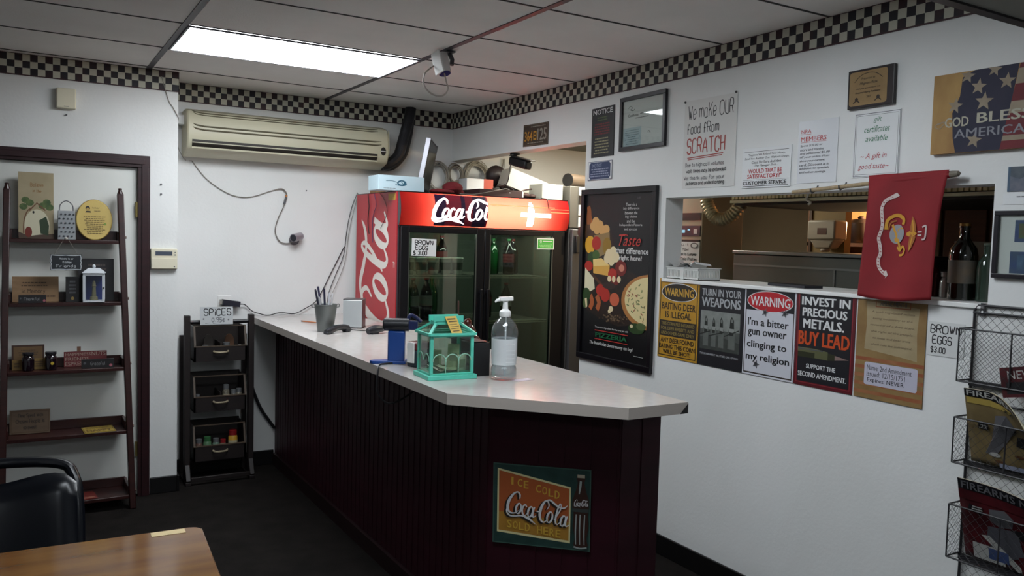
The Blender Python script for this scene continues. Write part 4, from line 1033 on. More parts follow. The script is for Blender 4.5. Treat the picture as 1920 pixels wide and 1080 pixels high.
for i in range(13):
    a = math.radians(-150 + 300*i/12); seg.append((-.042 - .014*math.cos(a), 1.9165 + .013*math.sin(a)))
vs = []; 
for k2, yy in ((0,-3.763),(1,-4.088)):
    vs += [(x, yy, z + (.0088 if k2 else -.0088)) for x, z in seg]
hem.add(vs, [(i, i+1, 14+i, 13+i) for i in range(12)], fred); hem.build('pole_sleeve', ft, smooth=60)
k = Ink(.32, .474); k.warp = lambda u, v, z: flagpt(u, v, z + .0024)
wb = mat('flag white','#c9b9b4',.6); gd = mat('flag gold','#c08a24',.6); gd2 = mat('flag dark gold','#9a5a1e',.6); gy = mat('flag grey','#8a8a8e',.6); rdark = mat('flag lettering','#8a2a30',.6)
scroll = [(.40,.165),(.33,.19),(.26,.215),(.225,.27),(.235,.33),(.25,.40),(.235,.46),(.215,.51),(.24,.57),(.255,.63),(.235,.68),(.25,.735),(.30,.775),(.37,.80)]
k.art().ribbon(scroll, wb, .013, 4).poly([(.40,.15),(.44,.175),(.40,.19),(.36,.195)], wb).poly([(.33,.77),(.36,.765),(.39,.80),(.35,.83),(.37,.80)], wb)
k.z += .0004; pts = cr(scroll, 4)
for i in range(3, len(pts)-3, 2):
    a, b = pts[i], pts[i+1]; k.z -= k.step*.95; k.ribbon([(a[0]-.012,a[1]),(a[0]+.012,a[1]+.004)], rdark, .0028)
k.ribbon([(.30,.44),(.31,.37),(.38,.335),(.46,.33),(.53,.36),(.53,.40)], gd, .013, 4).ribbon([(.33,.44),(.36,.385),(.43,.37)], gd2, .006, 4)
k.ribbon([(.38,.40),(.46,.50),(.54,.60)], gd, .009).ribbon([(.48,.575),(.53,.605),(.56,.57),(.60,.60),(.58,.635),(.53,.64)], gd, .008, 4)
k.ell(.455,.475,.105,.075,gy,28)
for p in ([(.46,.44),(.50,.42),(.54,.43),(.54,.46),(.50,.48),(.47,.47)], [(.42,.51),(.45,.495),(.48,.505),(.47,.535),(.44,.54)], [(.39,.45),(.41,.44),(.42,.46),(.40,.475)]): k.poly(p, gd)
k.fan([(.66,.34),(.70,.37),(.735,.42),(.745,.455),(.70,.475),(.66,.47),(.65,.42)], gd2).fan([(.66,.47),(.70,.475),(.745,.50),(.735,.53),(.70,.585),(.665,.62),(.65,.55)], gd2).fan([(.60,.475),(.64,.455),(.72,.46),(.76,.475),(.72,.495),(.64,.495)], gd)
k.ribbon([(.67,.37),(.70,.45),(.69,.53),(.675,.6)], gd, .005, 4).ell(.62,.475,.02,.014,gd)
k.ribbon([(.82,.43),(.86,.42),(.87,.46),(.865,.52),(.83,.525)], wb, .006, 4).rect(.77,.46,.82,.47,wb).rect(.77,.485,.82,.495,wb)
for M_, nm in ((k.A,'emblem'),):
    M_.build(nm, ft, smooth=0).matrix_basis = Matrix()
# ---------------------------------------------------------------- back wall: air conditioner, pipes, wires
t = thing('air_conditioner', 'long cream wall mounted air conditioner on the back wall', 'air conditioner', (-1.30, -.11, 2.13))
ac = mat('aged cream plastic', '#c2bea6', .42); acd = mat('ac dark slot', '#2a2620', .6); acl = mat('ac groove line','#5f5a48',.6)
A0, A1 = -1.995, -.618
prof = [(-.001,2.165),(-.001,2.43),(-.12,2.435),(-.185,2.415),(-.213,2.375),(-.222,2.30),(-.222,2.225),(-.205,2.185),(-.19,2.170),(-.07,2.130),(-.001,2.135)]
m = MB(); m.extr(prof, A0, A1, ac); m.build('casing', t, bevel=.012)
def ygr(z):      # front surface
    return -.2225 if z < 2.30 else -.222 + (.222-.213)/(2.375-2.30)*(z-2.30) if z < 2.375 else -.213 + (.028)/(.04)*(z-2.375)
m = MB()
for z, L0, L1, th in ((2.405,A0+.03,A1-.08,.005),(2.390,A0+.04,A1-.08,.004),(2.318,A0+.035,A1-.06,.006),(2.295,A0+.035,A1-.06,.006)):
    pts = [(L0, ygr(z+.016)-.0004, z+.016),(L0+.02, ygr(z+.006)-.0004, z+.006),(L0+.07, ygr(z)-.0004, z),((L0+L1)/2, ygr(z)-.0004, z),(L1-.05, ygr(z)-.0004, z),(L1, ygr(z+.004)-.0004, z+.005)]
    m.tube(pts, [th*.3,th,th,th,th,th*.3], acl, 6)
m.build('groove', t)
m = MB(); m.extr([(-.224,2.208),(-.224,2.232),(-.205,2.232),(-.19,2.182),(-.198,2.176)], A0+.03, A1-.09, acd); m.build('air_slot', t, smooth=0)
m = MB()
m.extr([(-.226,2.211),(-.2262,2.216),(-.205,2.206),(-.204,2.201)], A0+.03, A1-.09, ac); m.extr([(-.219,2.176),(-.2205,2.186),(-.195,2.172),(-.194,2.166)], A0+.028, A1-.09, ac)
m.build('vane', t, smooth=0)
m = MB(); m.lathe([(.020,0),(.020,.0015)], black_m, 20, (0,0,0), 1, 1.5); o = m.build('badge', None, smooth=0); o.parent = t
for v in o.data.vertices: x, y, z = v.co; v.co = Vector((A1-.045+1.30+x, -.2225-z+.11, 2.255+y-2.13))
MB().bx(A1-.063, A1-.027, -.2252, -.2242, 2.252, 2.258, inkw).build('badge_bar', t, smooth=0)
MB().bx(PX+.001, A0+.005, -.10, -.02, 2.335, 2.395, white_m).build('bracket', t, smooth=0)
MB().extr([(-.215,2.40),(-.219,2.35),(-.223,2.30),(-.223,2.24),(-.215,2.24),(-.20,2.41)], A1-.004, A1+.001, ac).build('end_cap', t, smooth=0)
t = thing('pipe_bundle', 'black wrapped pipes curving from the air conditioner to the ceiling', 'pipe', (-.48, -.09, 2.2))
pb = mat('black pipe wrap','#1b1b22',.55,bump=(90,.4))
MB().tube([(-.625,-.10,2.165),(-.56,-.10,2.185),(-.49,-.09,2.25),(-.455,-.08,2.35),(-.425,-.07,2.45),(-.40,-.065,2.53),(-.385,-.06,2.614)], .040, pb, 12, smooth=5).build('main_pipe', t)
MB().tube([(-.615,-.06,2.15),(-.52,-.055,2.16),(-.43,-.05,2.25),(-.395,-.05,2.36),(-.375,-.05,2.47),(-.365,-.05,2.614)], .020, pb, 10, smooth=5).build('thin_pipe', t)
# small camera on the back wall with its dangling cable
def bullet(name, label, base, nose, mats, flange):
    pass
t = thing('security_camera', 'small silver camera on the back wall below the air conditioner', 'camera', (-1.24,-.03,1.60))
MB().tube([(-1.24,0-.001,1.60),(-1.24,-.012,1.60)], .036, mat('grey metal','#77767c',.3,metal=.7), 18).build('base', t)
MB().tube([(-1.245,-.012,1.60),(-1.26,-.035,1.612)], .014, mat('grey metal','#77767c'), 10).tube([(-1.20,-.03,1.63),(-1.268,-.085,1.615)], [.027,.030], mat('silver camera','#a29ba2',.3,metal=.5), 16).build('housing', t)
MB().tube([(-1.268,-.085,1.615),(-1.2705,-.087,1.6145)], .024, mat('lens glass','#23242c'), 16).build('lens', t)
m = MB()
m.tube([(-1.93,-.004,2.11),(-1.83,-.006,1.99),(-1.68,-.008,1.90),(-1.55,-.008,1.89),(-1.42,-.01,1.935),(-1.36,-.012,1.955)], .0032, cable_w, 6, smooth=6)
m.tube([(-1.36,-.012,1.955),(-1.325,-.014,1.955),(-1.30,-.014,1.925),(-1.305,-.014,1.89)], .0045, mat('braided cable','#77726c',.6), 6, smooth=5)
m.tube([(-1.305,-.014,1.89),(-1.32,-.012,1.83),(-1.355,-.010,1.75),(-1.375,-.010,1.66),(-1.345,-.012,1.59),(-1.29,-.012,1.575),(-1.25,-.012,1.59)], .004, mat('braided cable','#77726c'), 6, smooth=6)
m.tube([(-1.302,-.014,1.90),(-1.315,-.013,1.85)], .008, inkg, 8)
m.tube([(-1.300,-.014,1.915),(-1.303,-.014,1.902)], .0085, mat('orange connector','#b5743c',.5), 8)
tag(m.build('camera_cable', origin=(-1.5,-.01,1.89)), 'thin grey cable looping over the back wall to the small camera', 'cable')
for i, (x, z, lb) in enumerate(((-1.155,1.955,'tiny screw hole mark in the back wall beside the looping cable'),)):
    m = MB(); m.tube([(x,-.0005,z),(x,-.004,z)], .005, inkg, 8); tag(m.build('wall_screw', origin=(x,-.002,z)), lb, 'screw')
# socket with adaptor and its lead, cables beside the cooler
t = thing('wall_socket', 'white wall socket above the spice rack', 'socket', (-1.71,-.004,1.13))
MB().bx(-1.76,-1.67,-.007,-.001,1.10,1.21,white_m).build('plate', t, smooth=0, bevel=.002)
MB().bx(-1.73,-1.70,-.0085,-.007,1.14,1.165,inkg).build('outlet', t, smooth=0)
m = MB(); m.bar((-1.735,-.04,1.168),(-1.62,-.03,1.150),.045,.038,mat('adaptor navy','#20202c',.4)); m.bar((-1.735,-.04,1.168),(-1.715,-.012,1.165),.04,.034,mat('adaptor pale','#8d8a84',.4))
m.tube([(-1.62,-.03,1.150),(-1.58,-.02,1.145),(-1.53,-.015,1.10),(-1.47,-.02,1.078),(-1.42,-.03,1.070),(-1.33,-.015,1.085),(-1.24,-.02,1.075),(-1.16,-.02,1.11),(-1.08,-.015,1.16),(-1.03,-.012,1.24),(-.98,-.010,1.34),(-.93,-.010,1.44),(-.87,-.010,1.56)], .0034, cable_b, 6, smooth=6)
tag(m.build('adaptor', origin=(-1.68,-.03,1.15)), 'dark plug adaptor in the wall socket with lead running behind the bucket', 'adaptor')
m = MB()
m.tube([(-.775,-.012,1.96),(-.815,-.012,1.86),(-.85,-.012,1.70),(-.875,-.012,1.50),(-.93,-.012,1.36),(-.985,-.02,1.22),(-1.0,-.04,1.12)], .0026, cable_b, 6, smooth=6)
m.tube([(-.77,-.012,1.955),(-.80,-.014,1.84),(-.835,-.014,1.68),(-.865,-.014,1.45),(-.93,-.02,1.28),(-1.01,-.04,1.13)], .0022, cable_w, 6, smooth=6)
m.tube([(-1.0,-.04,1.15),(-1.005,-.05,1.08)], .014, cable_b, 8)
tag(m.build('cable', origin=(-.9,-.012,1.07)), 'pair of cables hanging down the wall beside the red cooler', 'cable')
m = MB(); m.tube([(-1.56,-.012,.86),(-1.555,-.018,.72),(-1.53,-.02,.58),(-1.47,-.02,.42),(-1.40,-.015,.31),(-1.365,-.012,.26)], .011, cable_b, 8, smooth=6)
tag(m.build('power_cable', origin=(-1.5,-.014,.26)), 'thick black cable hanging on the wall between rack and counter', 'cable')

# ceiling camera with looped cord
t = thing('security_camera', 'white camera hanging from the ceiling grid with a looped cord', 'camera', (-1.0,-1.94,H-.003))
gm = mat('grey metal','#77767c')
MB().bx(-1.028,-.976,-1.965,-1.915,H-.012,H-.0045,mat('dark clamp','#3a383c',.5)).tube([(-1.0,-1.94,H-.012),(-.985,-1.945,H-.045),(-.99,-1.95,H-.075)], .012, mat('dark clamp','#3a383c'), 8).build('mount', t)
MB().tube([(-1.045,-1.93,H-.028),(-1.035,-1.965,H-.125)], [.037,.034], mat('camera white','#c4c3c2',.35), 16).build('housing', t)
MB().bar((-1.078,-1.935,H-.018),(-1.066,-1.975,H-.130), .010,.062, white_m).build('sun_shield', t, bevel=.002)
MB().tube([(-1.035,-1.965,H-.125),(-1.0347,-1.9662,H-.1285)], .030, mat('camera lens violet','#3f3a78',.15), 16).build('lens', t)
MB().tube([(-1.04,-1.97,H-.125),(-1.03,-1.975,H-.17),(-1.02,-1.975,H-.205),(-1.045,-1.97,H-.24),(-1.10,-1.965,H-.24),(-1.145,-1.955,H-.20),(-1.14,-1.945,H-.14),(-1.10,-1.935,H-.10),(-1.075,-1.93,H-.085)], .0042, mat('pale cord','#a29a92',.5), 6, smooth=6).build('cord', t)

# ---------------------------------------------------------------- wall beside the door: thermostat, sensor
t = thing('thermostat', 'ivory thermostat with small display beside the door frame', 'thermostat', (-2.155,PY-.012,1.405))
MB().bx(-2.23,-2.078,PY-.028,PY-.0005,1.405,1.532,ivory).build('body', t, bevel=.005)
MB().bx(-2.226,-2.082,PY-.031,PY-.0285,1.410,1.472,ivory).bx(-2.10,-2.092,PY-.0325,PY-.031,1.418,1.424,inkg).build('flap', t, bevel=.002)
MB().bx(-2.205,-2.108,PY-.0292,PY-.0282,1.490,1.515,mat('thermostat display','#4b525e',.2)).build('display', t, smooth=0)
MB().bx(-2.095,-2.088,PY-.0295,PY-.0282,1.505,1.512,inkg).bx(-2.095,-2.088,PY-.0295,PY-.0282,1.49,1.497,inkg).build('button', t, smooth=0)
t = thing('motion_sensor', 'small ivory sensor box high on the wall above the door', 'sensor', (-2.68,PY-.02,2.32))
MB().bx(-2.732,-2.632,PY-.04,PY-.0005,2.328,2.443,ivory).build('body', t, bevel=.006)
MB().bx(-2.695,-2.668,PY-.0408,PY-.0398,2.338,2.341,inkg).build('slot', t, smooth=0)
m = MB(); m.tube([(-2.68,PY-.0005,2.296),(-2.68,PY-.012,2.294)], .005, inkg, 8); tag(m.build('wall_hook', origin=(-2.68,PY-.004,2.294)), 'small hook in the wall just below the sensor box', 'hook')
for i, z in enumerate((1.93-.005, 1.865)):
    m = MB(); m.tube([(-2.17,PY-.0005,z),(-2.17,PY-.006,z)], .006, inkg, 8)
    tag(m.build('wall_screw', origin=(-2.17,PY-.003,z)), ('upper of two screws in the wall above the thermostat','lower of two screws in the wall above the thermostat')[i], 'screw')
m = MB(); m.tube([(-2.17,PY-.004,2.58),(-2.13,PY-.006,2.44),(-2.105,PY-.006,2.40),(-2.073,PY-.005,2.34)], .0022, cable_w, 5, smooth=4); m.tube([(-2.071,PY-.003,2.34),(-2.06,-.2,2.22),(-1.98,-.012,2.12),(-1.93,-.006,2.11)], .0022, cable_w, 5, smooth=4)
tag(m.build('cable', origin=(-2.1,PY,2.2)), 'thin grey cable crossing the wall corner above the air conditioner end', 'cable')

# ---------------------------------------------------------------- ladder shelf
sh = thing('ladder_shelf', 'tall dark red brown leaning ladder shelf before the door', 'shelf', (-2.69,-.5,0))
sw = mat('shelf mahogany','#341613',.35,noise=(5,'#27100f',(1,1,9)))
def px_(s, z): 
    f = z/1.88
    return (-2.352 - .052*f) if s > 0 else (-3.012 + .036*f)
def py_(z): return -.600 + .175*z/1.88
for s in (1, -1):
    m = MB(); m.bar((px_(s,0), py_(0), 0), (px_(s,1.85), py_(1.85), 1.85), .034, .055, sw, up=(0,1,0)); 
    m.tube([(px_(s,1.85),py_(1.85),1.845),(px_(s,1.86),py_(1.86),1.872),(px_(s,1.87),py_(1.87),1.885)], [.020,.010,.012], sw, 10)
    m.build('post', sh, bevel=.004)
SZ = [1.575, 1.215, .832, .462, .082]; YB = PY - .012
knob = mat('shelf bolt','#6a5a52',.3,metal=.6)
for z in SZ:
    xa, xb = px_(-1,z)+.018, px_(1,z)-.018; yf_ = py_(z) - .02
    m = MB(); m.bx(xa, xb, yf_, YB-.003, z-.02, z, sw); m.bx(xa, xb, YB-.015, YB-.003, z, z+.055, sw)
    for x in (xa, xb): m.bx(x-.008, x+.008, yf_+.02, YB-.003, z-.02, z+.05, sw)
    o = m.build('shelf_board', sh, bevel=.002)
    MB().tube([(px_(1,z)+.017,py_(z+.02),z+.02),(px_(1,z)+.024,py_(z+.02),z+.02)], .008, knob, 10).build('bolt', o)
# things on the shelf
def on(z): return z + .0006
def leanboard(name, label, cat, x0, x1, y, z0, h, t_, bm, lean=8, group=None, rz=0):
    M = FB @ Matrix.Rotation(math.radians(rz), 4, 'Y') @ Matrix.Rotation(math.radians(-lean), 4, 'X')
    return sign(name, label, cat, ((x0+x1)/2, y, z0), x1-x0, h, t_, bm, M)
z = SZ[0]
k = leanboard('canvas_picture', 'tan canvas picture of a moonlit pine and bird scene on the top shelf', 'picture', -2.922, -2.748, -.42, on(z), .375, .02, mat('canvas tan picture','#a29578',.7,noise=(8,'#94876a')), 2)
pine = mat('picture pine','#3d5230',.7,noise=(40,'#5a6a3c')); pale = mat('picture moon','#c4bea4',.6)
k.art().ell(.52,.80,.36,.245,pale).poly([(0,.9),(.3,.96),(.7,.93),(1,.92),(1,1),(0,1)], mat('picture dark base','#4a3a30',.7))
for u, v in ((.20,.42),(.32,.46),(.14,.52),(.80,.45),(.68,.50),(.88,.52)): k.ell(u,v,.12,.05,pine,10)
k.ribbon([(.30,.58),(.52,.46),(.76,.57)], mat('picture brown','#6a4a34',.7),.008).poly([(.58,.72),(.78,.66),(.86,.80),(.84,.95),(.62,.92)], mat('picture dark pine','#2c3c28',.7)).ell(.28,.90,.10,.08,mat('picture red bird','#6d2a20',.7)).ell(.42,.60,.03,.02,ink)
k.ribbon([(.14,.92),(.16,.72),(.26,.58),(.40,.53)], mat('picture brown','#6a4a34'),.006,4)
k.let().hand('Believe', .34,.16,.70,.215, mat('picture script','#8a6a44',.6),.003).hand('in the', .40,.26,.64,.30, mat('picture script','#8a6a44'),.003); k.done(k.o)
t = thing('grater', 'small metal box grater with a wire handle on the top shelf', 'grater', (-2.685,-.440,on(z)))
gz = mat('galvanised steel','#9b9fa2',.4,metal=.6)
m = MB(); m.add([(-.046,-.03,0),(.046,-.03,0),(.046,.03,0),(-.046,.03,0),(-.043,-.024,.165),(.043,-.024,.165),(.043,.024,.165),(-.043,.024,.165)], [(3,2,1,0),(4,5,6,7),(0,1,5,4),(1,2,6,5),(2,3,7,6),(3,0,4,7)], gz); m.build('body', t, world=False, smooth=0, bevel=.002)
m = MB()
for r in range(6):
    for c in range(4):
        x = -.032 + c*.021 + (.005 if r % 2 else -.004); zz = .018 + r*.025; m.tube([(x,-.0305+zz*.036,zz),(x,-.0335+zz*.036,zz+.002)], .0055, mat('grater hole','#2e3136',.5), 6)
m.build('holes', t, world=False)
MB().tube([(-.035,0,.165),(-.030,0,.20),(0,0,.222),(.030,0,.20),(.035,0,.165)], .003, inkg, 6, smooth=5).build('handle', t, world=False)
k = leanboard('round_plaque', 'yellow oval wooden plaque printed with dark verse and a small head', 'plaque', -2.625, -2.455, -.425, on(z), .235, .012, mat('plaque yellow edge','#8a6d2c',.5), 6)
bpy.data.objects.remove(k.b)
m = MB(); yl2 = mat('plaque yellow','#c4ab62',.5,noise=(10,'#b9a058')); m.lathe([(.1175,0),(.1175,.012)], yl2, 40, (0,.1175,0), .80, 1.0)
m.build('board', k.o, world=False, bevel=.003)
k.z = .0125
m2 = MB(); m2.tube([(.094*math.cos(a*math.pi/20), .1175+.1175*math.sin(a*math.pi/20), .006) for a in range(40)], .003, mat('plaque yellow edge','#8a6d2c'), 6, closed=True); m2.build('rim', k.o, world=False)
k.ell(.30,.21,.07,.05,ink,14).ell(.30,.235,.045,.04,mat('plaque face','#a88c48',.5),12).poly([(.22,.32),(.25,.28),(.38,.28),(.40,.32)], ink)
k.txt('The Words of', .44,.18,.66,.215, ink).txt('Lincoln', .50,.25,.68,.30, ink,0,.2); k.scrawl(10,.14,.40,.88,.86, mat('plaque small type','#5c4a24',.6),.35,.45)
k.art().ell(.83,.60,.04,.03,mat('plaque green leaf','#6f8a34',.5),8); k.done(k.o)
# hanging slate sign from a knob on the top shelf edge
ks = thing('hanging_sign', 'small slate sign with scalloped white edge hanging below the top shelf', 'sign', (-2.690,-.50,1.40), M=FB)
pk = MB(); 
outl = []
W_, H_ = .165, .092
for i in range(40):
    a = i/40*math.tau; c_, s_ = math.cos(a), math.sin(a)
    q = 1/max(abs(c_), abs(s_)); outl.append((W_/2*c_*q*(1-.05*abs(math.sin(6*a))), H_/2+H_/2*s_*q*(1-.05*abs(math.sin(4*a)))))
pk.prism(outl, 0, .006, mat('slate','#1e2228',.6)); pk.build('board', ks, world=False, smooth=0)
k = Ink(W_, H_, .0065); k.o = ks
k.ribbon([(p[0]/W_*.94+.5, 1-((p[1]-H_/2)*.9+H_/2)/H_) for p in outl], mat('chalk white','#b4b8bc',.7), .0045, closed=True)
k.hand('Welcome to our', .30,.22,.72,.32, mat('chalk white','#b4b8bc'),.0018).hand('Kitchen', .40,.42,.66,.54, mat('chalk white','#b4b8bc'),.002).hand('Friends', .20,.64,.8,.80, mat('chalk white','#b4b8bc'),.0022); k.done(ks)
MB().tube([(-.062,.085,.004),(-.006,.187,.012)], .0012, mat('string','#8a857a',.7), 5).tube([(.062,.085,.004),(.006,.187,.012)], .0012, mat('string','#8a857a'), 5).build('string', ks, world=False)
m = MB(); m.ball((-2.690,-.517,1.588-.005), (.008,.008,.008), mat('white knob','#c9c4bc',.3), 10); m.tube([(-2.69,-.500,1.583),(-2.69,-.516,1.583)], .003, inkg, 6); tag(m.build('shelf_pin', origin=(-2.69,-.51,1.583)), 'small white pin in the top shelf edge holding the slate sign', 'pin')
z = SZ[1]
k = leanboard('wooden_sign', 'pale wooden sign with dark lettering at the left of the second shelf', 'sign', -2.955, -2.725, -.42, on(z), .145, .012, mat('pale sign wood','#8d7050',.6,noise=(6,'#7c5f42',(1,6,1))), 5)
k.scrawl(2,.15,.18,.8,.42, mat('burnt lettering','#4a3522',.6),.35,.3).hand('in Memory', .2,.5,.7,.64, mat('burnt lettering','#4a3522'),.003); k.scrawl(1,.65,.72,.95,.84, mat('burnt lettering','#4a3522')); k.done(k.o)
k = leanboard('block_sign', 'small dark block sign before the pale wooden sign on the second shelf', 'sign', -2.925, -2.790, -.487, on(z), .045, .02, mat('dark block','#1e1c1e',.5), 0)
k.hand('Thankful', .2,.3,.75,.65, mat('block grey','#7a7a7c',.6),.0025).ell(.93,.7,.05,.17,mat('pink dot','#a05a64',.5),10).ell(.08,.4,.03,.12,inkg,8); k.done(k.o)
k = leanboard('chalkboard', 'black chalkboard sign leaning behind the white lantern', 'sign', -2.625, -2.435, -.403, on(z), .25, .008, mat('chalkboard black','#171417',.5), 3)
k.scrawl(2,.25,.10,.8,.3, mat('chalk faint','#4a3f3c',.6)); k.done(k.o)
k = leanboard('block_sign', 'small black upright block beside the white lantern', 'sign', -2.690, -2.622, -.435, on(z), .145, .03, mat('dark block','#1e1c1e'), 2)
k.scrawl(4,.2,.12,.8,.7,inkg).ell(.5,.86,.12,.07,mat('block gold dot','#8a7440',.5),10); k.done(k.o)
t = thing('lantern', 'small white house lantern with a lighthouse figure inside', 'lantern', (-2.545,-.463,on(z)), math.radians(-6))
lw_ = mat('lantern white','#c9cdd2',.5); lb_ = mat('lantern blue','#2f3c7c',.5)
m = MB(); m.bx(-.056,.056,-.05,.05,0,.010,lw_); m.bx(-.056,.056,-.05,.05,.155,.170,lw_)
for x in (-.05,.05):
    for y in (-.044,.044): m.bx(x-.007,x+.007,y-.007,y+.007,.01,.155,lw_)
m.bx(-.05,.05,.040,.046,.01,.155,lb_); m.bx(-.053,-.050,-.037,.037,.01,.155,lb_)
m.build('frame', t, world=False, smooth=0, bevel=.0015)
m = MB(); m.add([(-.062,-.056,.170),(.062,-.056,.170),(.062,.056,.170),(-.062,.056,.170),(-.028,-.022,.198),(.028,-.022,.198),(.028,.022,.198),(-.028,.022,.198)], [(3,2,1,0),(4,5,6,7),(0,1,5,4),(1,2,6,5),(2,3,7,6),(3,0,4,7)], lw_); m.ball((0,0,.207),(.010,.010,.011),lw_,10); m.build('roof', t, world=False, smooth=0)
MB().bx(-.042,.042,-.0485,-.0475,.012,.153,glass('lantern glass','#e8ecf0',.05,.02)).build('glass', t, world=False, smooth=0)
MB().lathe([(.022,.011),(.020,.03),(.013,.032),(.009,.09),(.013,.092),(.010,.098),(.008,.115),(.002,.125)], mat('lighthouse cream','#b8a878',.6), 12, (0,-.01,0)).build('lighthouse_figure', t, world=False)
MB().ball((.052,-.054,.085),(.004,.005,.006),inkg,8).build('latch', t, world=False)
z = SZ[2]
k = leanboard('framed_print', 'brown framed print leaning behind the jars on the third shelf', 'frame', -2.960, -2.798, -.41, on(z), .135, .012, mat('print frame wood','#3a2216',.5), 4)
k.art().rect(.06,.07,.94,.93, mat('print tan','#6d5434',.6,noise=(10,'#5c452a'))); k.let().scrawl(3,.2,.18,.8,.45, mat('burnt lettering','#4a3522')); k.done(k.o)
k = leanboard('block_sign', 'little mustard sign tucked between the two dark jars', 'sign', -2.855, -2.795, -.455, on(z), .062, .008, mat('mustard sign','#8a6d34',.6,noise=(30,'#6d542a')), 6); k.scrawl(3,.15,.2,.85,.8, mat('burnt lettering','#4a3522')); k.done(k.o)
k = leanboard('block_sign', 'little mustard sign left of the dark jars on the third shelf', 'sign', -2.958, -2.912, -.455, on(z), .056, .008, mat('mustard sign','#8a6d34'), 6); k.scrawl(2,.15,.2,.85,.8, mat('burnt lettering','#4a3522')); k.done(k.o)
jarm = mat('dark preserve jar','#170d14',.08,coat=.6); lidm = mat('jar lid','#4c4a50',.25,metal=.7)
def jar(x, label):
    t = thing('jar', label, 'jar', (x,-.495,on(z)), group='dark preserve jars')
    MB().lathe([(.026,0),(.031,.004),(.032,.06),(.030,.075),(.025,.082),(.025,.088)], jarm, 18).build('glass', t, world=False)
    MB().lathe([(.028,.088),(.029,.090),(.029,.102),(.027,.104)], lidm, 18).build('lid', t, world=False)
    return t
jar(-2.880, 'left dark glass preserve jar on the third shelf'); j = jar(-2.768, 'right dark glass preserve jar with round yellow sticker')
MB().tube([(.006,-.0318,.04),(.0062,-.0330,.04)], .009, mat('yellow dot','#b59a2c',.5), 12).build('sticker', j, world=False)
k = leanboard('wooden_sign', 'red and cream word sign at the right of the third shelf', 'sign', -2.700, -2.475, -.42, on(z), .088, .012, mat('faded red sign','#5f2224',.6), 4)
k.txt('HAPPINESS', .03,.08,.62,.28, mat('word cream','#8d7a70',.6),.01).txt('NUTS', .64,.05,.97,.30, mat('word cream','#8d7a70'),.01).txt('FRIENDS', .03,.38,.58,.60, mat('word cream','#8d7a70'),.01).txt('ESPRESSO', .03,.68,.60,.93, mat('word cream','#8d7a70'),.01); k.done(k.o)
m = MB(); m.tube([(-2.622,-.425,z+.088),(-2.622,-.425,z+.118)], .010, mat('wood tag','#6a4a38',.6), 8); 
k2 = MB(); k2.bx(-2.632,-2.612,-.424,-.416,z+.0885,z+.118,mat('wood tag','#6a4a38',.6)); k2.build('tab', k.o, smooth=0)
k = leanboard('block_sign', 'small dark block sign before the red word sign on the third shelf', 'sign', -2.615, -2.445, -.505, on(z), .052, .02, mat('dark block','#1e1c1e'), 0)
k.hand('Grateful', .28,.3,.72,.65, mat('block grey','#7a7a7c'),.0022).ell(.90,.72,.05,.17,mat('pink dot','#a05a64'),10).ell(.10,.4,.04,.14,inkg,8); k.done(k.o)
z = SZ[3]
k = leanboard('wooden_sign', 'grey brown wooden sign with painted words on the fourth shelf', 'sign', -2.972, -2.772, -.44, on(z), .135, .018, mat('grey sign wood','#5c4a38',.6,noise=(7,'#4d3d2e',(1,5,1))), 8, rz=-4)
k.frame(.03,.05,.97,.95,.004,mat('burnt lettering','#4a3522')); 
for q, a, b, c, d in (('Time Spent With',.2,.16,.82,.3),('Chosen People Is',.16,.4,.86,.55),('so sweet',.34,.66,.66,.8)): k.hand(q,a,b,c,d,mat('sign dark words','#2e2218',.6),.0028)
k.done(k.o)
k = sign('flat_sign', 'yellow word sign lying flat on the fourth shelf', 'sign', (-2.520,-.575,on(z)), .165, .155, .004, mat('yellow flat sign','#a58c3c',.5,noise=(12,'#94792f')), Matrix.Rotation(math.radians(4),4,'Z'))
k.frame(.02,.03,.98,.97,.003,mat('burnt lettering','#4a3522')).scrawl(2,.1,.1,.9,.4,mat('flat sign brown','#5c4420',.5),.5,.2).txt('HAPPY', .1,.5,.9,.88, mat('flat sign brown','#5c4420'),.03); k.done(k.o)
z = SZ[4]
k = sign('flat_sign', 'red card lying on the bottom shelf beside the black chair', 'card', (-2.600,-.600,on(z)), .13, .15, .003, mat('red card','#6a1f18',.4,noise=(10,'#541813')), Matrix.Rotation(math.radians(6),4,'Z')); k.art().rect(.1,.75,.9,.9,mat('pale red band','#8f5a48',.5)); k.done(k.o)

# ---------------------------------------------------------------- spice rack
sp = thing('spice_rack', 'dark wooden three bin spice rack against the back wall', 'rack', (-1.80,-.15,0))
spw = mat('spice rack wood','#1d1514',.5,noise=(6,'#171010',(1,1,8))); spi = mat('bin inside wood','#1c1411',.6); spe = mat('bin rim wood','#4d4034',.5,noise=(8,'#3e3228'))
for x in (-1.992, -1.588):
    m = MB(); m.bar((x,-.235,.0),(x,-.225,1.10),.036,.052,spw,up=(0,1,0)); m.build('post', sp, bevel=.004)
    m = MB(); m.bar((x,-.045,0),(x,-.035,.95),.03,.04,spw,up=(0,1,0)); m.bar((x,-.31,.012),(x,-.02,.012),.036,.024,spw); m.bar((x,-.30,.024),(x,-.235,.14),.030,.03,spw); m.build('foot', sp, bevel=.003)
MB().tube([(-1.992,-.228,1.055),(-1.588,-.228,1.055)], .013, mat('dark rail','#16151a',.4), 12).build('top_rail', sp)
MB().bx(-1.975,-1.605,-.312,-.29,.026,.052,spw).build('stretcher', sp, bevel=.002)
MB().bx(-1.975,-1.605,-.05,-.035,.06,.10,spw).build('stretcher', sp, bevel=.002)
hnd = mat('pale bin pull','#a3967e',.35,metal=.5)
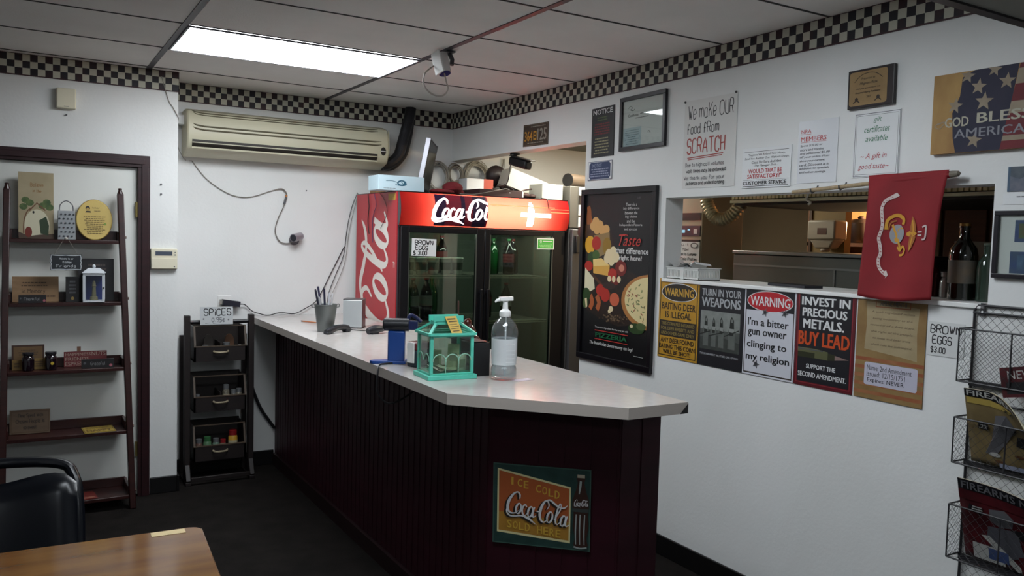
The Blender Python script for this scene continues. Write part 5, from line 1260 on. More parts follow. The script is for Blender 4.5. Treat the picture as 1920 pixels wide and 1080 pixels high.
for zb_ in (.80, .47, .145):
    xa, xb = -1.955, -1.625
    m = MB()
    # box tilted forward: low front lip, high back, sloping sides
    fz, bz, h0 = zb_+.095, zb_+.225, zb_
    m.bx(xa, xb, -.275, -.263, h0, fz, spw); m.bx(xa, xb, -.07, -.058, h0, bz+.01, spi); m.bx(xa, xb, -.263, -.07, h0, h0+.012, spi)
    for x in (xa, xb-.010):
        m.add([(x,-.275,h0),(x+.010,-.275,h0),(x+.010,-.058,h0),(x,-.058,h0),(x,-.275,fz),(x+.010,-.275,fz),(x+.010,-.235,bz),(x,-.235,bz),(x+.010,-.058,bz),(x,-.058,bz)],
              [(3,2,1,0),(0,1,5,4),(4,5,6,7),(7,6,8,9),(2,3,9,8),(0,4,7,9,3),(1,2,8,6,5)], spw)
    b = m.build('bin', sp, smooth=0)
    m = MB(); m.bx(xa-.001,xb+.001,-.278,-.261,fz,fz+.006,spe)
    for x in (xa, xb-.010): m.bar((x+.005,-.272,fz+.003),(x+.005,-.235,bz+.003),.012,.006,spe)
    m.bx(xa,xb,-.240,-.231,bz,bz+.006,spe); m.build('rim', b, smooth=0)
    MB().tube([(-1.835,-.276,zb_+.065),(-1.82,-.296,zb_+.060),(-1.76,-.296,zb_+.060),(-1.745,-.276,zb_+.065)], .007, hnd, 8, smooth=3).build('pull', b)
    if zb_ > .2: MB().bx(-1.79+.0,-1.782,-.262,-.075,zb_+.012,zb_+.12,spi).build('divider', b, smooth=0)
k = sign('price_sign', 'white handwritten spices price sign on the spice rack top', 'sign', (-1.815,-.262,1.040), .205, .115, .003, mat('foam board','#b9bcbe',.7), FB, roll=0, tilt=-4)
k.hand('SPiCES', .12,.12,.93,.48, ink,.006).hand('0.95c/', .35,.62,.75,.84, inkg,.004).ribbon([(.15,.92),(.30,.90)], inkg,.003).ribbon([(.38,.93),(.62,.90)], inkg,.003)
star(k,.10,.68,.008,inkg); star(k,.86,.74,.008,inkg); k.done(k.o)
# scoops and spice jars in the bins
def spice(label, x, y, z, r, h, body, lid, rz=0, tilt=0):
    t = thing('spice_jar', label, 'spice jar', (x,y,z)); t.rotation_euler = (math.radians(tilt), 0, rz)
    MB().lathe([(.9*r,0),(r,.004),(r,.72*h),(.8*r,.8*h)], body, 16).build('jar', t, world=False)
    MB().lathe([(.86*r,.8*h),(.86*r,h)], lid, 16).build('lid', t, world=False)
    if lid is not None: MB().lathe([(r*1.02,.15*h),(r*1.02,.6*h)], mat('spice label pale','#a8a086',.5), 16, cap=False).build('paper_label', t, world=False)
    return t
spg = glass('spice jar glass','#cfd2cc',.1,.05,'#8a8474',.5); lids = mat('silver lid','#8d9092',.3,metal=.7); lidr = mat('red lid','#7a1418',.4); lidg = mat('green lid','#2c5a34',.4); 
zz = .145+.0125
spice('clear spice jar at the left of the bottom bin', -1.915,-.225,zz,.022,.125,mat('paprika jar','#5c443c',.3),lids)
spice('green spice jar second from left in the bottom bin', -1.862,-.222,zz,.026,.135,mat('herb jar','#4a6a4c',.3),lidg)
spice('pale green spice jar in the middle of the bottom bin', -1.806,-.22,zz,.022,.12,mat('sage jar','#5c7264',.3),lids)
spice('small pale spice jar with red lid in the bottom bin', -1.762,-.225,zz,.020,.11,mat('pepper jar','#8a7a64',.3),lidr)
spice('large yellow spice jar with red lid in the bottom bin', -1.697,-.215,zz,.030,.165,mat('mustard jar','#b0862c',.35),lidr)
zz = .47+.0125
spice('small clear spice jar at the left of the middle bin', -1.925,-.235,zz,.016,.10,spg,lids)
spice('tall clear spice jar right of the divider in the middle bin', -1.745,-.22,zz,.022,.15,spg,lids)
spice('second clear spice jar in the middle bin', -1.700,-.235,zz,.021,.115,spg,lids)
spice('clear spice jar at the right of the middle bin', -1.662,-.22,zz,.020,.12,spg,lids)
zz = .80+.0125
spice('clear spice jar at the left of the top bin', -1.880,-.235,zz,.022,.09,spg,lids)
spice('clear spice jar in the middle of the top bin', -1.748,-.235,zz,.026,.105,spg,lids)
spice('little pale spice jar at the right of the top bin', -1.665,-.245,zz,.012,.09,mat('pale spice','#8a6a4a',.5),lids)
for x, lb in ((-1.845,'left grey card packet standing in the top bin'), (-1.71,'right brown card packet standing in the top bin')):
    m = MB(); pp = [(x+.030*math.cos(a*math.pi/8), zz+.10+.05*math.sin(a*math.pi/8)) for a in range(9)] + [(x-.030,zz),(x+.030,zz)]
    o = MB(); n = len(pp)
    o.add([(p[0],-.150,p[1]) for p in pp]+[(p[0],-.135,p[1]) for p in pp], [tuple(range(n)), tuple(range(n,2*n))[::-1]]+[(i,(i+1)%n,n+(i+1)%n,n+i) for i in range(n)], mat('grey packet','#4a443f',.6) if x < -1.8 else mat('brown packet','#6a4a34',.6))
    tag(o.build('packet', origin=(x,-.142,zz), smooth=0), lb, 'packet')
# ---------------------------------------------------------------- on the counter
cz = CT + .0005
t = thing('bucket', 'small galvanised bucket holding pens on the far counter end', 'bucket', (-1.348,-1.06,cz))
gv = mat('galvanised bucket','#7f8382',.42,metal=.55,noise=(9,'#6f7372'))
MB().lathe([(.045,0),(.047,.002),(.067,.158),(.070,.160),(.0695,.164),(.064,.160),(.045,.006),(.001,.005)], gv, 24, cap=False).lathe([(.001,.001),(.046,.001)], gv, 24, cap=False).build('body', t, world=False)
for s in (-1,1):
    m = MB(); m.tube([(s*.066,0,.145),(s*.078,0,.145),(s*.084,0,.150),(s*.082,0,.162),(s*.074,0,.163)], .003, gv, 6, smooth=3); m.build('handle', t, world=False)
for i, (dx, dy, lx, ly, L, cm, lb) in enumerate(((-.02,.01,-.05,.0,.235,'#2a2a3c','dark navy pen leaning left in the bucket'),(-.005,.02,-.035,.02,.25,'#34304c','dark violet pen, tallest in the bucket'),(.0,-.01,-.01,.01,.24,'#22223a','dark pen leaning in the bucket middle'),
        (.018,.0,.012,.0,.215,'#c9c9d0','white pen in the bucket middle'),(.035,.01,.022,.0,.21,'#d5d5d8','white pen at the bucket right side'),(-.025,-.01,-.030,-.01,.19,'#b9b9be','pale pen at the bucket left side'))):
    m = MB(); a = Vector((-1.348+dx*.6,-1.06+dy*.6,cz+.012)); b = a + Vector((lx,ly,L)); pm = mat('pen %s' % cm, cm, .35)
    m.tube([a, b], .0065, pm, 8); m.tube([b, b + (b-a).normalized()*.006], .0045, pm, 8)
    tag(m.build('pen', origin=tuple(a)), lb, 'pen', 'pens in the galvanised bucket')
t = thing('napkin_dispenser', 'upright chrome napkin dispenser beside the red cooler panel', 'napkin dispenser', (-1.125,-.93,cz), math.radians(-30))
MB().bx(-.060,.060,-.03,.09,.004,.178, mat('dispenser dark side','#3a1d20',.35)).build('body', t, world=False, bevel=.004)
MB().bx(-.060,.058,-.038,-.031,.006,.177, mat('dispenser face','#c9ced0',.22,metal=.35)).build('face_plate', t, world=False, bevel=.003)
MB().bx(-.062,.062,-.036,.094,.178,.182, mat('dispenser top','#2b2a2c',.3)).bx(-.062,.062,-.030,.094,0,.004, mat('dispenser top','#2b2a2c')).build('rim', t, world=False, bevel=.002)
def pencil(x, y, rz, L, label):
    t = thing('pencil', label, 'pencil', (x,y,cz+.0045), rz, 'pencils on the counter')
    MB().tube([(0,0,0),(L,0,0)], .004, mat('pencil orange','#b5632c',.45), 6).build('shaft', t, world=False)
    MB().tube([(L,0,0),(L+.014,0,-.0015)], [.004,.0006], mat('pencil tip','#3a2a20',.6), 6).tube([(-.012,0,0),(0,0,0)], .0041, mat('pencil eraser','#4a2a28',.6), 6).build('tip', t, world=False)
pencil(-1.318,-.50, math.radians(-62), .14, 'orange pencil lying on the counter left of the bucket')
pencil(-1.24,-.84, math.radians(-50), .12, 'orange pencil lying on the counter right of the bucket')
# dark handset
t = thing('phone_handset', 'dark cordless phone handset lying in front of the bucket', 'phone', (-1.31,-1.16,cz), math.radians(32))
ph = mat('dark handset','#1f2128',.4)
m = MB(); m.tube([(-.10,0,.014),(-.06,0,.020),(0,0,.032),(.06,0,.030),(.10,0,.020)], [.015,.020,.017,.018,.019], ph, 10, smooth=4); m.build('body', t, world=False)
MB().bx(-.105,-.06,-.018,.018,.0,.016,ph).bx(.065,.11,-.019,.019,.0,.022,ph).build('ear_cups', t, world=False, bevel=.006)
MB().bx(-.03,.035,-.010,.010,.046,.0495,mat('handset grey keys','#5a6264',.4)).build('keypad', t, world=False, bevel=.002)
t = thing('barcode_scanner', 'second dark handset with long cord beside the blue stand', 'scanner', (-1.10,-1.26,cz), math.radians(20))
MB().tube([(-.07,0,.018),(-.02,0,.026),(.04,0,.026)], [.018,.026,.018], mat('dark handset','#1f2128'), 12, smooth=4).bx(-.05,.0,-.018,.018,0,.02,mat('dark handset','#1f2128')).build('head', t, world=False)
MB().tube([(.035,0,.025),(.10,0,.022),(.17,.0,.014)], [.014,.011,.010], mat('handle wine','#3a1f24',.4), 10, smooth=4).build('grip', t, world=False)
m = MB(); m.tube([(-1.345,-1.115,cz+.004),(-1.30,-1.05,cz+.004),(-1.21,-1.03,cz+.004),(-1.15,-1.10,cz+.004),(-1.10,-1.10,cz+.004),(-1.02,-1.12,cz+.02),(-.95,-1.10,cz+.012),(-.90,-1.12,cz+.004)], .0035, cable_b, 6, smooth=5)
tag(m.build('cord', origin=(-1.2,-1.08,cz)), 'dark cord lying on the counter behind the two handsets', 'cord')
# blue stand with black roller and its cord over the edge
t = thing('card_reader_stand', 'blue upright stand with black rounded head on the counter', 'stand', (-1.44,-2.36,cz), math.radians(-28))
blu = mat('cobalt blue plastic','#1b4288',.38); 
MB().bx(-.038,.038,-.028,.028,.004,.150,blu).build('column', t, world=False, bevel=.006)
m = MB(); m.prism([(-.120,-.020),(-.105,-.034),(.045,-.036),(.048,.036),(-.04,.036),(-.105,.006)], 0, .014, blu); m.build('foot', t, world=False, bevel=.003)
MB().tube([(-.055,-.008,.178),(.055,-.008,.178)], [.030,.030], mat('black roller head','#17171c',.35), 18).tube([(-.055,-.008,.178),(-.062,-.008,.178)], [.030,.022], mat('black roller head','#17171c'), 18).build('head', t, world=False)
MB().bx(.046,.095,-.012,.028,.155,.196,mat('navy clip','#1c2450',.4)).tube([(.05,.0,.20),(.06,.0,.222),(.085,.01,.212),(.11,.01,.19)], .009, mat('navy clip','#1c2450'), 8, smooth=3).build('clip', t, world=False, bevel=.004)
m = MB(); m.tube([(-1.47,-2.385,cz+.005),(-1.515,-2.40,cz+.006),(-1.548,-2.42,cz+.004),(-1.566,-2.45,cz-.03),(-1.572,-2.46,cz-.075),(-1.565,-2.47,cz-.12),(-1.53,-2.49,cz-.155),(-1.48,-2.51,cz-.14),(-1.40,-2.53,cz-.085),(-1.37,-2.53,cz-.06)], .0045, cable_b, 6, smooth=6)
tag(m.build('cord', origin=(-1.55,-2.42,cz)), 'black cord from the blue stand looping over the counter edge', 'cord')
t = thing('tape_dispenser', 'small wine red and dark blue gadget behind the blue stand', 'gadget', (-1.385,-2.475,cz), math.radians(20))
MB().bx(-.04,.05,-.03,.03,0,.075,mat('gadget teal dark','#1c2a34',.4)).build('body', t, world=False, bevel=.006)
MB().bx(-.04,.055,-.033,.033,.0755,.112,mat('gadget wine','#5c1c24',.4)).build('top', t, world=False, bevel=.008)
MB().bx(-.047,-.041,-.02,.02,.02,.11,white_m).build('paper_tab', t, world=False, smooth=0)
# mint green lantern with donations
t = thing('lantern', 'mint green glass lantern full of dollar bills on the counter', 'lantern', (-1.392,-2.765,cz), math.radians(-4))
mint = mat('mint green metal','#5cc9b2',.45,noise=(18,'#50b9a2')); lg = glass('lantern pane','#dfe8e2',.06,.02)
W2, D2, Hb, Hr = .096, .075, .186, .246
m = MB(); m.bx(-W2-.012,W2+.012,-D2-.012,D2+.012,0,.018,mint); m.bx(-W2,W2,-D2,D2,.018,.026,mint)
for x in (-W2+.006,W2-.006):
    for y in (-D2+.006,D2-.006): m.bx(x-.007,x+.007,y-.007,y+.007,.026,Hb,mint)
for y in (-D2+.006,D2-.006): m.bx(-W2,W2,y-.007,y+.007,Hb-.012,Hb,mint)
for x in (-W2+.006,W2-.006): m.bx(x-.007,x+.007,-D2,D2,Hb-.012,Hb,mint)
m.build('frame', t, world=False, bevel=.0015)
m = MB(); r1x, r1y = .054, .026
E0 = [(-W2-.006,-D2-.006,Hb),(W2+.006,-D2-.006,Hb),(W2+.006,D2+.006,Hb),(-W2-.006,D2+.006,Hb)]; E1 = [(-r1x,-r1y,Hr-.02),(r1x,-r1y,Hr-.02),(r1x,r1y,Hr-.02),(-r1x,r1y,Hr-.02)]
for i in range(4):
    m.bar(E0[i],E1[i],.012,.008,mint); m.bar(E0[i],E0[(i+1)%4],.010,.010,mint); m.bar(E1[i],E1[(i+1)%4],.010,.010,mint)
m.bx(-r1x-.004,r1x+.004,-r1y-.004,r1y+.004,Hr-.016,Hr-.010,mint); m.bx(-r1x-.012,r1x+.012,-r1y-.004,-r1y,Hr-.016,Hr+.012,mint); m.bx(-r1x-.012,r1x+.012,r1y,r1y+.004,Hr-.016,Hr+.012,mint)
rf = m.build('roof', t, world=False, smooth=0)
m = MB(); m.add([tuple(v) for v in E0]+[tuple(v) for v in E1], [(i,(i+1)%4,4+(i+1)%4,4+i) for i in range(4)], lg); m.build('roof_glass', rf, world=False, smooth=0)
m = MB()
for y in (-D2+.004, D2-.004): m.bx(-W2+.012,W2-.012,y-.001,y+.001,.026,Hb-.012,lg)
for x in (-W2+.004, W2-.004): m.bx(x-.001,x+.001,-D2+.012,D2-.012,.026,Hb-.012,lg)
m.build('glass', t, world=False, smooth=0)
m = MB(); arcm = mat('pale mint wire','#8fc0aa',.5)
for cxx in (-.056,0,.056): m.tube([(cxx-.033+.0005*0+.066*(a/10) if False else cxx-.029*math.cos(a*math.pi/10), -D2-.001, .075+.029*math.sin(a*math.pi/10)) for a in range(11)], .0022, arcm, 6)
for cyy in (-.034,.034): m.tube([(-W2-.001, cyy-.030*math.cos(a*math.pi/10), .075+.030*math.sin(a*math.pi/10)) for a in range(11)], .0022, arcm, 6)
for cxx in (-.028,.028): m.tube([(cxx,-D2-.001,.026),(cxx,-D2-.001,.075)], .0015, arcm, 5)
m.build('wire_arches', t, world=False)
m = MB(); m.bx(-.02,.035,-r1y-.0045-.001,-r1y-.0045,Hr-.01,Hr+.008,mat('yellow tag','#c9a648',.6)); o = MB()
tagm = mat('yellow tag','#c9a648')
o.add([(-.020,-.032,Hr+.008),(.030,-.032,Hr+.010),(.041,-.0815,Hb+.002),(-.005,-.0815,Hb-.002),(-.020,-.0335,Hr+.009),(.030,-.0335,Hr+.011),(.041,-.083,Hb+.003),(-.005,-.083,Hb-.001)], [(3,2,1,0),(4,5,6,7),(0,1,5,4),(1,2,6,5),(2,3,7,6),(3,0,4,7)], tagm)
tg_ = o.build('paper_tag', t, world=False, smooth=0)
o = MB()
A_, B_, C_, D_ = Vector((-.020,-.0337,Hr+.0091)), Vector((.030,-.0337,Hr+.0111)), Vector((.041,-.0834,Hb+.0031)), Vector((-.005,-.0834,Hb-.0009))
for v, u0, u1, hh in ((.12,.1,.85,.08),(.26,.15,.9,.07),(.44,.12,.8,.03),(.56,.2,.9,.03),(.68,.1,.85,.03),(.80,.2,.8,.05)):
    def P_(u, v): return (A_*(1-u)+B_*u)*(1-v) + (D_*(1-u)+C_*u)*v + Vector((0,-.0006,.0003))
    o.add([P_(u0,v),P_(u1,v),P_(u1,v+hh),P_(u0,v+hh)], [(3,2,1,0)], mat('tag print','#5c4a20',.6))
o.build('tag_lettering', tg_, world=False, smooth=0)
# banknotes inside: each one curled sheet
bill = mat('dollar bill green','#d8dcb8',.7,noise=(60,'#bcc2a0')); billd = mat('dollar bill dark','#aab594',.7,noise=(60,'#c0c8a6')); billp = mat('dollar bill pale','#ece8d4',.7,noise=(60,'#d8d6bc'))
def note(c, rx, ry, rz, w, h, curl, mm, label):
    M_ = Matrix.Translation(c) @ Matrix.Rotation(rz,4,'Z') @ Matrix.Rotation(ry,4,'Y') @ Matrix.Rotation(rx,4,'X')
    m = MB(); m.T = M_; n = 8; vs = []
    for i in range(n+1):
        for j in range(2):
            a = (i/n-.5); vs.append((a*w, (j-.5)*h, curl*(a*a*4)))
    m.add(vs, [(2*i,2*i+2,2*i+3,2*i+1) for i in range(n)], mm)
    o = m.build('banknote', None, origin=c, smooth=60); sdf = o.modifiers.new('t','SOLIDIFY'); sdf.thickness = .0006
    pm = MB(); pm.T = M_; q = .0005
    pm.add([(-.018,-h*.32,q+.0006),(.018,-h*.32,q+.0006),(.018,h*.32,q+.0006),(-.018,h*.32,q+.0006)], [(0,1,2,3)], mat('bill portrait','#98a082',.7)); pm.add([(-.018,-h*.32,-q-.0012),(.018,-h*.32,-q-.0012),(.018,h*.32,-q-.0012),(-.018,h*.32,-q-.0012)], [(3,2,1,0)], mat('bill portrait','#6a7058'))
    r = pm.build('portrait', o, world=False, smooth=0)
    for v in r.data.vertices: v.co -= Vector(c)
    tag(o, label, 'banknote', 'dollar bills in the mint lantern')
LX, LY = -1.392, -2.765
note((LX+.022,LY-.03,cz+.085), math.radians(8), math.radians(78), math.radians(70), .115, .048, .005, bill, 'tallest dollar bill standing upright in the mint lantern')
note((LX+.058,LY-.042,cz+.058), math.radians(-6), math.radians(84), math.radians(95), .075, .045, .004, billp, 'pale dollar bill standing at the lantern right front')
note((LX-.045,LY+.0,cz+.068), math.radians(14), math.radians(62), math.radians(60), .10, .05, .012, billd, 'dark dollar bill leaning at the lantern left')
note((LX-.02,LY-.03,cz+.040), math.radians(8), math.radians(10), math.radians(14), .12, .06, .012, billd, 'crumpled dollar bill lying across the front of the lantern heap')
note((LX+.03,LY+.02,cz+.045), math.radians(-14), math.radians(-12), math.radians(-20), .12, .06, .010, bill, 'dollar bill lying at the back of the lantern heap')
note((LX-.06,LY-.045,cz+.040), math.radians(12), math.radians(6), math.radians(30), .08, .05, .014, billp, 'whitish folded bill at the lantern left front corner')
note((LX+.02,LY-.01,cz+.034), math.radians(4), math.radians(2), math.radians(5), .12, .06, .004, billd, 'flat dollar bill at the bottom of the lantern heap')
# black box and brown ornament behind the bottle
o, w, d, h = cardboard('box', 'black box standing between the mint lantern and the bottle', 'box', -1.283, -1.205, -2.815, -2.60, cz, cz+.140, mat('black box','#100f12',.5))
MB().bx(-w+.006,w-.006,-d+.01,d-.01,h+.0025,h+.006,mat('box lid dark','#1c181c',.4)).build('lid', o, world=False, smooth=0)
t = thing('ornament', 'glossy brown rooster shaped ornament behind the sanitizer bottle', 'ornament', (-1.15,-2.62,cz))
gb = mat('glossy brown ceramic','#4a1c12',.12,coat=.8)
m = MB(); m.ball((-1.150,-2.62,cz+.075),(.055,.045,.070),gb,18); m.ball((-1.165,-2.63,cz+.150),(.030,.028,.035),gb,14); m.build('body', t)
m = MB(); m.ball((-1.182,-2.64,cz+.195),(.020,.018,.022),gb,12); m.tube([(-1.175,-2.63,cz+.17),(-1.18,-2.64,cz+.195)],.016,gb,10); m.tube([(-1.20,-2.645,cz+.193),(-1.218,-2.65,cz+.188)],[.006,.001],gb,8); m.build('head', t)
m = MB(); m.tube([(-1.20,-2.61,cz+.10),(-1.235,-2.61,cz+.13),(-1.25,-2.61,cz+.17)],[.016,.012,.005],gb,10,smooth=3); m.build('tail', t)
MB().lathe([(.045,0),(.048,.006),(.040,.014)], gb, 18, (-1.15,-2.62,cz)).build('foot', t)
t.location += Vector((.012, .10, 0))
m = MB(); m.tube([(-1.235,-2.575,cz+.001),(-1.238,-2.575,cz+.30)], .004, mat('brown stick','#4a2a24',.5), 8)
tag(m.build('stick', origin=(-1.235,-2.575,cz)), 'thin brown stick standing upright behind the black box', 'stick')
# hand sanitizer
t = thing('sanitizer_bottle', 'large clear hand sanitizer pump bottle on the counter', 'bottle', (-1.195,-2.915,cz), math.radians(-20))
clr = glass('clear bottle plastic','#eceff0',.07,.03,'#e4e8ea',.06)
prof = [(.040,.0),(.052,.003),(.054,.012),(.053,.045),(.0485,.058),(.0495,.066),(.053,.10),(.0535,.17),(.056,.185),(.0545,.21),(.045,.232),(.030,.25),(.021,.258),(.020,.268)]
MB().lathe(prof, clr, 28).build('body', t, world=False)
MB().lathe([(.0515,.064),(.0505,.068),(.0535,.10),(.0540,.172)], glass('milky bottle label','#eef2f4',.04,.15,'#f2f6f8',.6), 28, cap=False).build('paper_label', t, world=False)
m = MB()
for i, zz in enumerate((.076,.092,.108,.124,.150)):
    for s in range(6):
        a0, a1 = math.radians(-92+s*7), math.radians(-92+s*7+7); rr_ = .0549
        m.add([(rr_*math.cos(a0),rr_*math.sin(a0),zz),(rr_*math.cos(a1),rr_*math.sin(a1),zz),(rr_*math.cos(a1),rr_*math.sin(a1),zz+.0022),(rr_*math.cos(a0),rr_*math.sin(a0),zz+.0022)], [(0,1,2,3)], inkw)
m.build('level_marks', t, world=False)
m = MB(); gel = glass('sanitizer gel','#eef2f4',.03,.05,'#e8eef0',.15); m.lathe([(.038,.004),(.050,.010),(.051,.05),(.046,.058),(.0475,.066),(.0505,.10),(.051,.168)], gel, 24); m.build('gel', t, world=False)
m = MB(); m.lathe([(.023,.262),(.024,.264),(.024,.282),(.017,.288),(.012,.292),(.010,.322),(.013,.325)], white_m, 20); m.build('collar', t, world=False)
m = MB(); m.bar((-.026,-.004,.334),(.030,.004,.336),.026,.016,white_m); m.tube([(-.02,-.003,.332),(-.038,-.006,.328),(-.044,-.007,.320)],[.008,.006,.004],white_m,8); m.tube([(0,0,.318),(0,0,.332)],.010,white_m,12); m.build('pump_head', t, world=False, bevel=.005)
MB().tube([(.004,.0,.012),(.004,0,.262)], .0035, mat('dip tube','#d5d8da',.3), 8).build('dip_tube', t, world=False)
m = MB(); m.T = Matrix.Translation((-1.13,-2.965,cz)) @ Matrix.Rotation(math.radians(10),4,'Z'); m.bx(-.045,.045,-.02,.022,0,.0008,mat('pinkish paper','#c9bcc4',.7))
tag(m.build('paper_slip', origin=(-1.13,-2.965,cz), smooth=0), 'pinkish paper slip lying beside the sanitizer bottle', 'paper')

# ---------------------------------------------------------------- hatch ledge and kitchen
lz = 1.4675
bk = thing('paper_basket', 'white slotted plastic basket of papers on the hatch ledge', 'basket', (.085,-2.655,lz))
bw = mat('basket white','#cfd0cd',.45); bw2 = mat('basket slot','#6f716f',.6)
m = MB(); bxh, byh, hh = .075, .118, .062
def wall_q(a, b, n):
    a = Vector(a); b = Vector(b)
    for i in range(n):
        p = a+(b-a)*(i+.0)/n; q = a+(b-a)*(i+.55)/n; m.bar(tuple((p+q)/2+Vector((0,0,.008))), tuple((p+q)/2*1.0+Vector((0,0,hh-.014))), (q-p).length if abs((b-a).x) < 1e-6 else .003, .003 if abs((b-a).x) < 1e-6 else (q-p).length, bw, up=(1,0,0))
m.bx(-bxh,bxh,-byh,byh,0,.004,bw)
for z0, z1 in ((.0,.012),(hh-.014,hh)):
    m.bx(-bxh,-bxh+.003,-byh,byh,z0,z1,bw); m.bx(bxh-.003,bxh,-byh,byh,z0,z1,bw); m.bx(-bxh,bxh,-byh,-byh+.003,z0,z1,bw); m.bx(-bxh,bxh,byh-.003,byh,z0,z1,bw)
for i in range(22):
    y = -byh + 2*byh*(i+.5)/22
    for x in (-bxh, bxh-.003): m.bx(x,x+.003,y-.0028,y+.0028,.012,hh-.014,bw)
for i in range(14):
    x = -bxh + 2*bxh*(i+.5)/14
    for y in (-byh, byh-.003): m.bx(x-.0028,x+.0028,y,y+.003,.012,hh-.014,bw)
m.bx(-bxh-.003,-bxh,-.012,.012,.0,hh,bw)
m.bx(-bxh-.004,bxh+.004,-byh-.004,-byh,hh-.004,hh,bw); m.bx(-bxh-.004,bxh+.004,byh,byh+.004,hh-.004,hh,bw); m.bx(-bxh-.004,-bxh,-byh,byh,hh-.004,hh,bw); m.bx(bxh,bxh+.004,-byh,byh,hh-.004,hh,bw)
m.build('basket', bk, world=False, smooth=0)
for i, (x, y, z, rx, ry, rz_, w_, l_, lb) in enumerate(((.06,-2.60,lz+.068,4,9,20,.10,.14,'crumpled white receipt on top of the ledge basket, left one'),(.09,-2.68,lz+.070,-6,6,-15,.09,.13,'white receipt on top of the ledge basket, right one'),(.075,-2.63,lz+.078,12,-14,40,.05,.11,'curled paper strip sticking up from the ledge basket'))):
    m = MB(); m.T = Matrix.Translation((x,y,z)) @ Matrix.Rotation(math.radians(rz_),4,'Z') @ Matrix.Rotation(math.radians(ry),4,'Y') @ Matrix.Rotation(math.radians(rx),4,'X')
    n = 6; m.add([((j-.5)*w_, (q/n-.5)*l_, .014*math.sin(q*1.3)) for q in range(n+1) for j in (0,1)], [(2*q,2*q+1,2*q+3,2*q+2) for q in range(n)], paper)
    tag(m.build('receipt', origin=(x,y,z)), lb, 'paper', 'papers in the ledge basket')
m = MB(); m.T = Matrix.Translation((.13,-3.26,lz)) @ Matrix.Rotation(math.radians(80),4,'Z'); m.prism([(-.14,-.05),(.10,-.06),(.16,0),(.10,.06),(-.14,.05)], 0, .012, mat('dark folder','#1b1c24',.4))
tag(m.build('order_pad', origin=(.13,-3.26,lz), smooth=0), 'flat dark folder lying on the hatch ledge', 'folder')
def bigbottle(name, label, loc, h, r, body, cap, lab, neck=.35):
    t = thing(name, label, 'bottle', loc)
    MB().lathe([(.9*r,0),(r,.01*h),(r,.58*h),(.88*r,.68*h),(.5*r,.77*h),(neck*r,.82*h),(neck*r,.94*h),(neck*1.15*r,.945*h),(neck*1.15*r,.965*h)], body, 24).build('glass', t, world=False)
    MB().lathe([(neck*1.1*r,.955*h),(neck*1.12*r,.96*h),(neck*1.12*r,h)], cap, 16).build('cap', t, world=False)
    if lab: MB().lathe([(r*1.01,.22*h),(r*1.01,.52*h)], lab, 24, cap=False).build('paper_label', t, world=False)
    return t
bigbottle('oil_bottle', 'big dark oil bottle with gold cap on the hatch ledge right of the flag', (.14,-4.045,lz), .288, .050, mat('dark bottle glass','#0d0f0a',.08,coat=.7), mat('gold cap','#8a6a34',.3,metal=.7), mat('bottle grey label','#4a4a46',.5,noise=(18,'#6a5a48')))
bigbottle('glass_bottle', 'green tinted glass bottle at the hatch ledge right end', (.13,-4.14,lz), .215, .032, glass('green bottle glass','#8fae9a',.08,.05,'#3c5044',.45), mat('grey green cap','#5f6a5e',.35,metal=.5), None, .4)
bigbottle('sauce_bottle', 'dark red sauce bottle half hidden by the flag edge', (.22,-3.86,lz), .16, .045, mat('dark red sauce','#3a0f0e',.2,coat=.4), mat('dark red cap','#2c1412',.4), None, .5)
bigbottle('shaker', 'small silver topped shaker between sauce bottle and oil bottle', (.22,-3.93,lz), .10, .020, mat('shaker glass','#a8aaa4',.2,metal=.4), steel, None, .8)
# oven and splash
t = thing('kitchen_range', 'large dull stainless range block behind the hatch', 'range', (1.1,-3.0,0))
MB().bx(.70,1.40,-3.40,-2.335,0,1.60,steeld).build('body', t, bevel=.006)
MB().bx(.694,1.402,-3.405,-2.33,1.602,1.622,steel).build('top', t, bevel=.003)
MB().bx(.694,.699,-3.395,-2.345,1.535,1.545,steel).bx(.694,.699,-3.05,-3.04,.2,1.535,steel).build('seam', t, smooth=0)
t = thing('pizza_oven', 'tall grey oven tower with control panel and digital display', 'oven', (.82,-1.95,0))
og = mat('oven beige grey','#a8a08a',.5)
MB().bx(.70,1.05,-2.065,-1.55,0,1.96,og).build('body', t, bevel=.004)
MB().bx(.694,.699,-2.055,-1.70,1.80,1.845,black_m).bx(.694,.699,-2.055,-1.70,1.665,1.678,black_m).build('vent_slot', t, smooth=0)
MB().bx(.694,.699,-2.055,-1.70,1.70,1.765,mat('oven panel blue','#27323c',.3)).build('control_panel', t, smooth=0)
MB().bx(.6925,.6945,-1.92,-1.86,1.72,1.74,emission('oven display','#9fd0e4',.8)).bx(.6925,.6945,-1.965,-1.945,1.735,1.745,emission('oven display','#9fd0e4',.8)).bx(.6925,.6945,-2.03,-2.0,1.715,1.745,inkw).build('display', t, smooth=0)
k = sign('paper_note', 'white handwritten kitchen note hanging on the oven tower', 'note', (.688,-1.955,1.41), .215, .255, .001, mat('note paper','#cdd2d4',.7), FR)
for i, q in enumerate(('Wait','in Taxi','repeat to Customer','+ Cold Plates','be sure to add','on a Take or eaten','the Counter but is','to serve')): k.hand(q, .08+.06*(i%2), .04+i*.118, .55+.35*(i>1), .10+i*.118, ink, .0035)
k.ell(.80,.09,.16,.07,inkg,16).ell(.80,.09,.11,.045,mat('note paper','#cdd2d4'),16); k.done(k.o)
t = thing('duct_hose', 'shiny ribbed flexible duct curving from hood to oven tower', 'duct', (.72,-2.2,1.8))
pts = cr([(.64,-2.15,1.95),(.64,-2.165,1.89),(.645,-2.20,1.835),(.655,-2.235,1.805),(.67,-2.285,1.805),(.69,-2.33,1.835),(.71,-2.36,1.885)], 7)
rad = [.036 + (.005 if i % 2 else -.002) for i in range(len(pts))]
